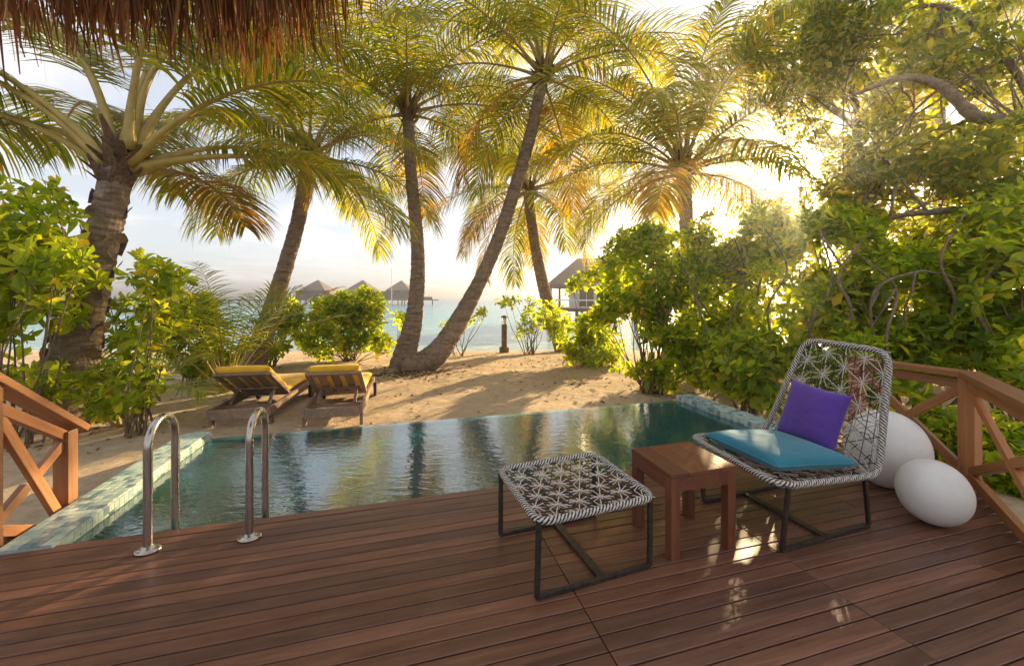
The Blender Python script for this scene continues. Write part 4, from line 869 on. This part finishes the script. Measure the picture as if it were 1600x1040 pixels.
def keep_gap(rad):
    def f(p):
        q = p-camp; return np.linalg.norm(q-sv*q.dot(sv))/np.linalg.norm(q) < rad
    return f
shrub('spreading_tree', 'spreading tree with twisting pale limbs arching over the deck railing', gd(1730, 5.2),
      [blob(1480, 60, 5.6, 150, 80, .8), blob(1350, 60, 6.2, 110, 70, .7), blob(1420, 230, 5.6, 110, 70, .6), blob(1560, 250, 5.0, 100, 80, .6), blob(1330, 320, 5.8, 80, 60, .5), blob(1500, 380, 5.2, 120, 50, .6)],
      1700, .115, 40, cat='tree', group='trees of the thicket', mat='tree_leaf', stems=46, stem_r=.018, clear=keep_gap(.042), k=7,
      limbs=[('trunk', [.17, .14, .12], 0, tuple(gd(1730, 5.2)), tuple(atd(1715, 560, 5.2)), tuple(atd(1690, 380, 5.2)), tuple(atd(1660, 240, 5.2))),
             ('limb', [.085, .07, .075, .06, .045, .02], 0, tuple(atd(1665, 215, 5.2)), tuple(atd(1590, 192, 5.1)), tuple(atd(1525, 182, 5.1)), tuple(atd(1470, 135, 5.2)), tuple(atd(1410, 122, 5.3)), tuple(atd(1330, 150, 5.5))),
             ('limb', [.06, .055, .05, .042, .03, .018], 0, tuple(atd(1690, 370, 5.2)), tuple(atd(1600, 345, 5.0)), tuple(atd(1530, 328, 5.0)), tuple(atd(1450, 332, 5.1)), tuple(atd(1390, 342, 5.3)), tuple(atd(1340, 380, 5.5))),
             ('limb', [.05, .04, .03, .015], 0, tuple(atd(1660, 245, 5.2)), tuple(atd(1570, 90, 5.4)), tuple(atd(1470, 10, 5.6)), tuple(atd(1350, 40, 6.0)))])
shrub('spreading_tree', 'open crowned tree with small leaves reaching above the sun', gd(1330, 8.2),
      [blob(1260, 60, 8.2, 100, 60, .8), blob(1195, 115, 8.2, 65, 50, .5), blob(1290, 170, 8, 70, 55, .6), blob(1350, 120, 7.8, 80, 70, .6), blob(1330, 260, 7.8, 60, 60, .5)],
      1650, .10, 41, cat='tree', group='trees of the thicket', mat='tree_leaf', stems=30, stem_r=.02, clear=keep_gap(.045), k=7,
      limbs=[('trunk', [.12, .10, .08, .06, .03], 0, tuple(gd(1330, 8.2)), tuple(atd(1350, 420, 8.2)), tuple(atd(1320, 300, 8.1)), tuple(atd(1340, 180, 8.0)), tuple(atd(1290, 60, 8.1))),
             ('limb', [.05, .04, .02], 0, tuple(atd(1335, 200, 8.0)), tuple(atd(1260, 130, 8.2)), tuple(atd(1180, 80, 8.2)))])

# ---------------------------------------------------------------- thatched eave over the deck
random.seed(8)
EV = [(-420, 40), (-250, 62), (-60, 84), (100, 96), (250, 106), (400, 120), (470, 108), (530, 72), (580, 22), (625, -45), (660, -130), (690, -260)]
eave = spline([at2 for at2 in [Vector(((px-800)/FPX*(FPX*(2.36-H)/(HOR-py)), FPX*(2.36-H)/(HOR-py), 2.36)) for px, py in EV]], 6)
roof = thing('thatched_roof', (-2.2, -.3, 0), 'brown thatched eave with ragged hanging strands above the deck', 'roof')
apex = Vector((-2.4, -2.6, 4.9)); rf = MB()
out_ = [p+Vector((0, -.22, .52)) for p in eave]
ring2 = [p.lerp(apex, .5)+Vector((0, 0, .1)) for p in out_]
vs = out_+ring2+[apex]+[p+Vector((0, 0, -.10)) for p in out_]+[p+Vector((0, 0, -.10)) for p in ring2]+[apex+Vector((0, 0, -.12))]
n = len(out_); fs = []
for k in range(n-1):
    fs += [(k, k+1, n+k+1, n+k), (n+k, n+k+1, 2*n), (2*n+1+k, 3*n+1+k, 3*n+2+k, 2*n+2+k), (3*n+1+k, 4*n+1, 3*n+2+k), (k, 2*n+1+k, 2*n+2+k, k+1)]
rf.add(vs, fs); rf.build('roof_cover', 'thatch_layer', roof)
ev = resample(eave, .004); V_ = []; F_ = []
for k in range(2500):
    i = random.randrange(len(ev)); p = ev[i]; inn = (Vector((-2.2, -1.5, 2.36))-p); inn.z = 0; inn.normalize(); dep = random.random()**1.3*.35
    clump = .5+.5*mnoise.noise(Vector((p.x*7, p.y*7, 3)))+.35*mnoise.noise(Vector((p.x*23, p.y*23, 3)))
    top = p+inn*dep*.8+Vector((0, 0, .40+dep*.5)); ln = (.16+.30*clump+random.uniform(-.10, .10))*(1 if random.random() < .93 else 1.25)+dep*.55
    tg = (ev[min(i+3, len(ev)-1)]-ev[max(i-3, 0)]).normalized(); w = random.uniform(.0015, .0058); sw = tg*random.uniform(-.05, .05)-inn*random.uniform(-.01, .05)
    ang = random.uniform(-.9, .9); wd = (tg*math.cos(ang)+inn*math.sin(ang))*w; b = len(V_)
    for s in range(4):
        f = s/3; c = top+Vector((0, 0, -ln*f))+sw*f*f; ww = wd*(1, 1, .85, .35)[s]; V_ += [tuple(c-ww), tuple(c+ww)]
    F_ += [(b+2*s, b+2*s+1, b+2*s+3, b+2*s+2) for s in range(3)]
fo = npmesh('thatch_fringe', np.array(V_), np.array(F_), 'thatch_strand', roof, smooth=False); fo['kind'] = 'stuff'
post('post', (-2.9, -.6), -.4, 3.4, .16, roof, 'post_wood')

# ---------------------------------------------------------------- fallen leaves and palm litter
rs = np.random.RandomState(77); P = []
for cx, cy_, sg, n in ((at(645, 583, -.35).x, at(645, 583, -.35).y, .6, 900), (at(300, 600, -.3).x, at(300, 600, -.3).y, 1.1, 160), (gd(1100, 6.6).x, 6.6, 1.2, 260), (gd(900, 10.5).x, 10.5, .9, 160), (0, 8.5, 3.2, 420), (gd(100, 5).x, 5.0, .5, 160)):
    for _ in range(n):
        x, y = cx+rs.normal()*sg, cy_+rs.normal()*sg*.8; q = st(0, 0); tt = -x*SE+y*CE; ss = x*CE+y*SE
        if tt < PT1+.25 and PS0-.4 < ss < PS1+.4: continue
        if tt < PT0+.1 and ss < PS0: continue
        P.append((x, y, ground_z(x, y)+.012))
P = np.array(P); n = len(P); a = rs.uniform(0, 6.28, n); D = np.stack([np.cos(a), np.sin(a), rs.uniform(-.05, .2, n)], 1); D /= np.linalg.norm(D, axis=1)[:, None]; N = np.tile([[0, 0, 1.]], (n, 1))+rs.normal(size=(n, 3))*.25; N -= D*(N*D).sum(1)[:, None]; N /= np.linalg.norm(N, axis=1)[:, None]
L = rs.uniform(.03, .11, n); v, f = leaf_arrays(P, D, N, L, L*rs.uniform(.2, .5, n), rs)
tag(npmesh('leaf_litter', v, f, 'litter'), 'dry brown leaves scattered over the sand', 'litter', None, 'stuff')

# ---------------------------------------------------------------- evening haze over the lagoon
hb = MB().box((-3200, -30, -9), (3200, 3300, 12.5)).build('haze', 'sand'); hb.data.materials.clear()
hm = bpy.data.materials.new('haze'); hm.use_nodes = True; ht = hm.node_tree; ht.nodes.clear()
ho = ht.nodes.new('ShaderNodeOutputMaterial'); hv = ht.nodes.new('ShaderNodeVolumePrincipled'); hv.inputs['Color'].default_value = (.97, .96, .98, 1); hv.inputs['Density'].default_value = .0030; hv.inputs['Anisotropy'].default_value = .86
ht.links.new(hv.outputs[0], ho.inputs['Volume']); hb.data.materials.append(hm); hb['kind'] = 'stuff'; hb['label'] = 'thin golden evening haze'; hb.display_type = 'WIRE'
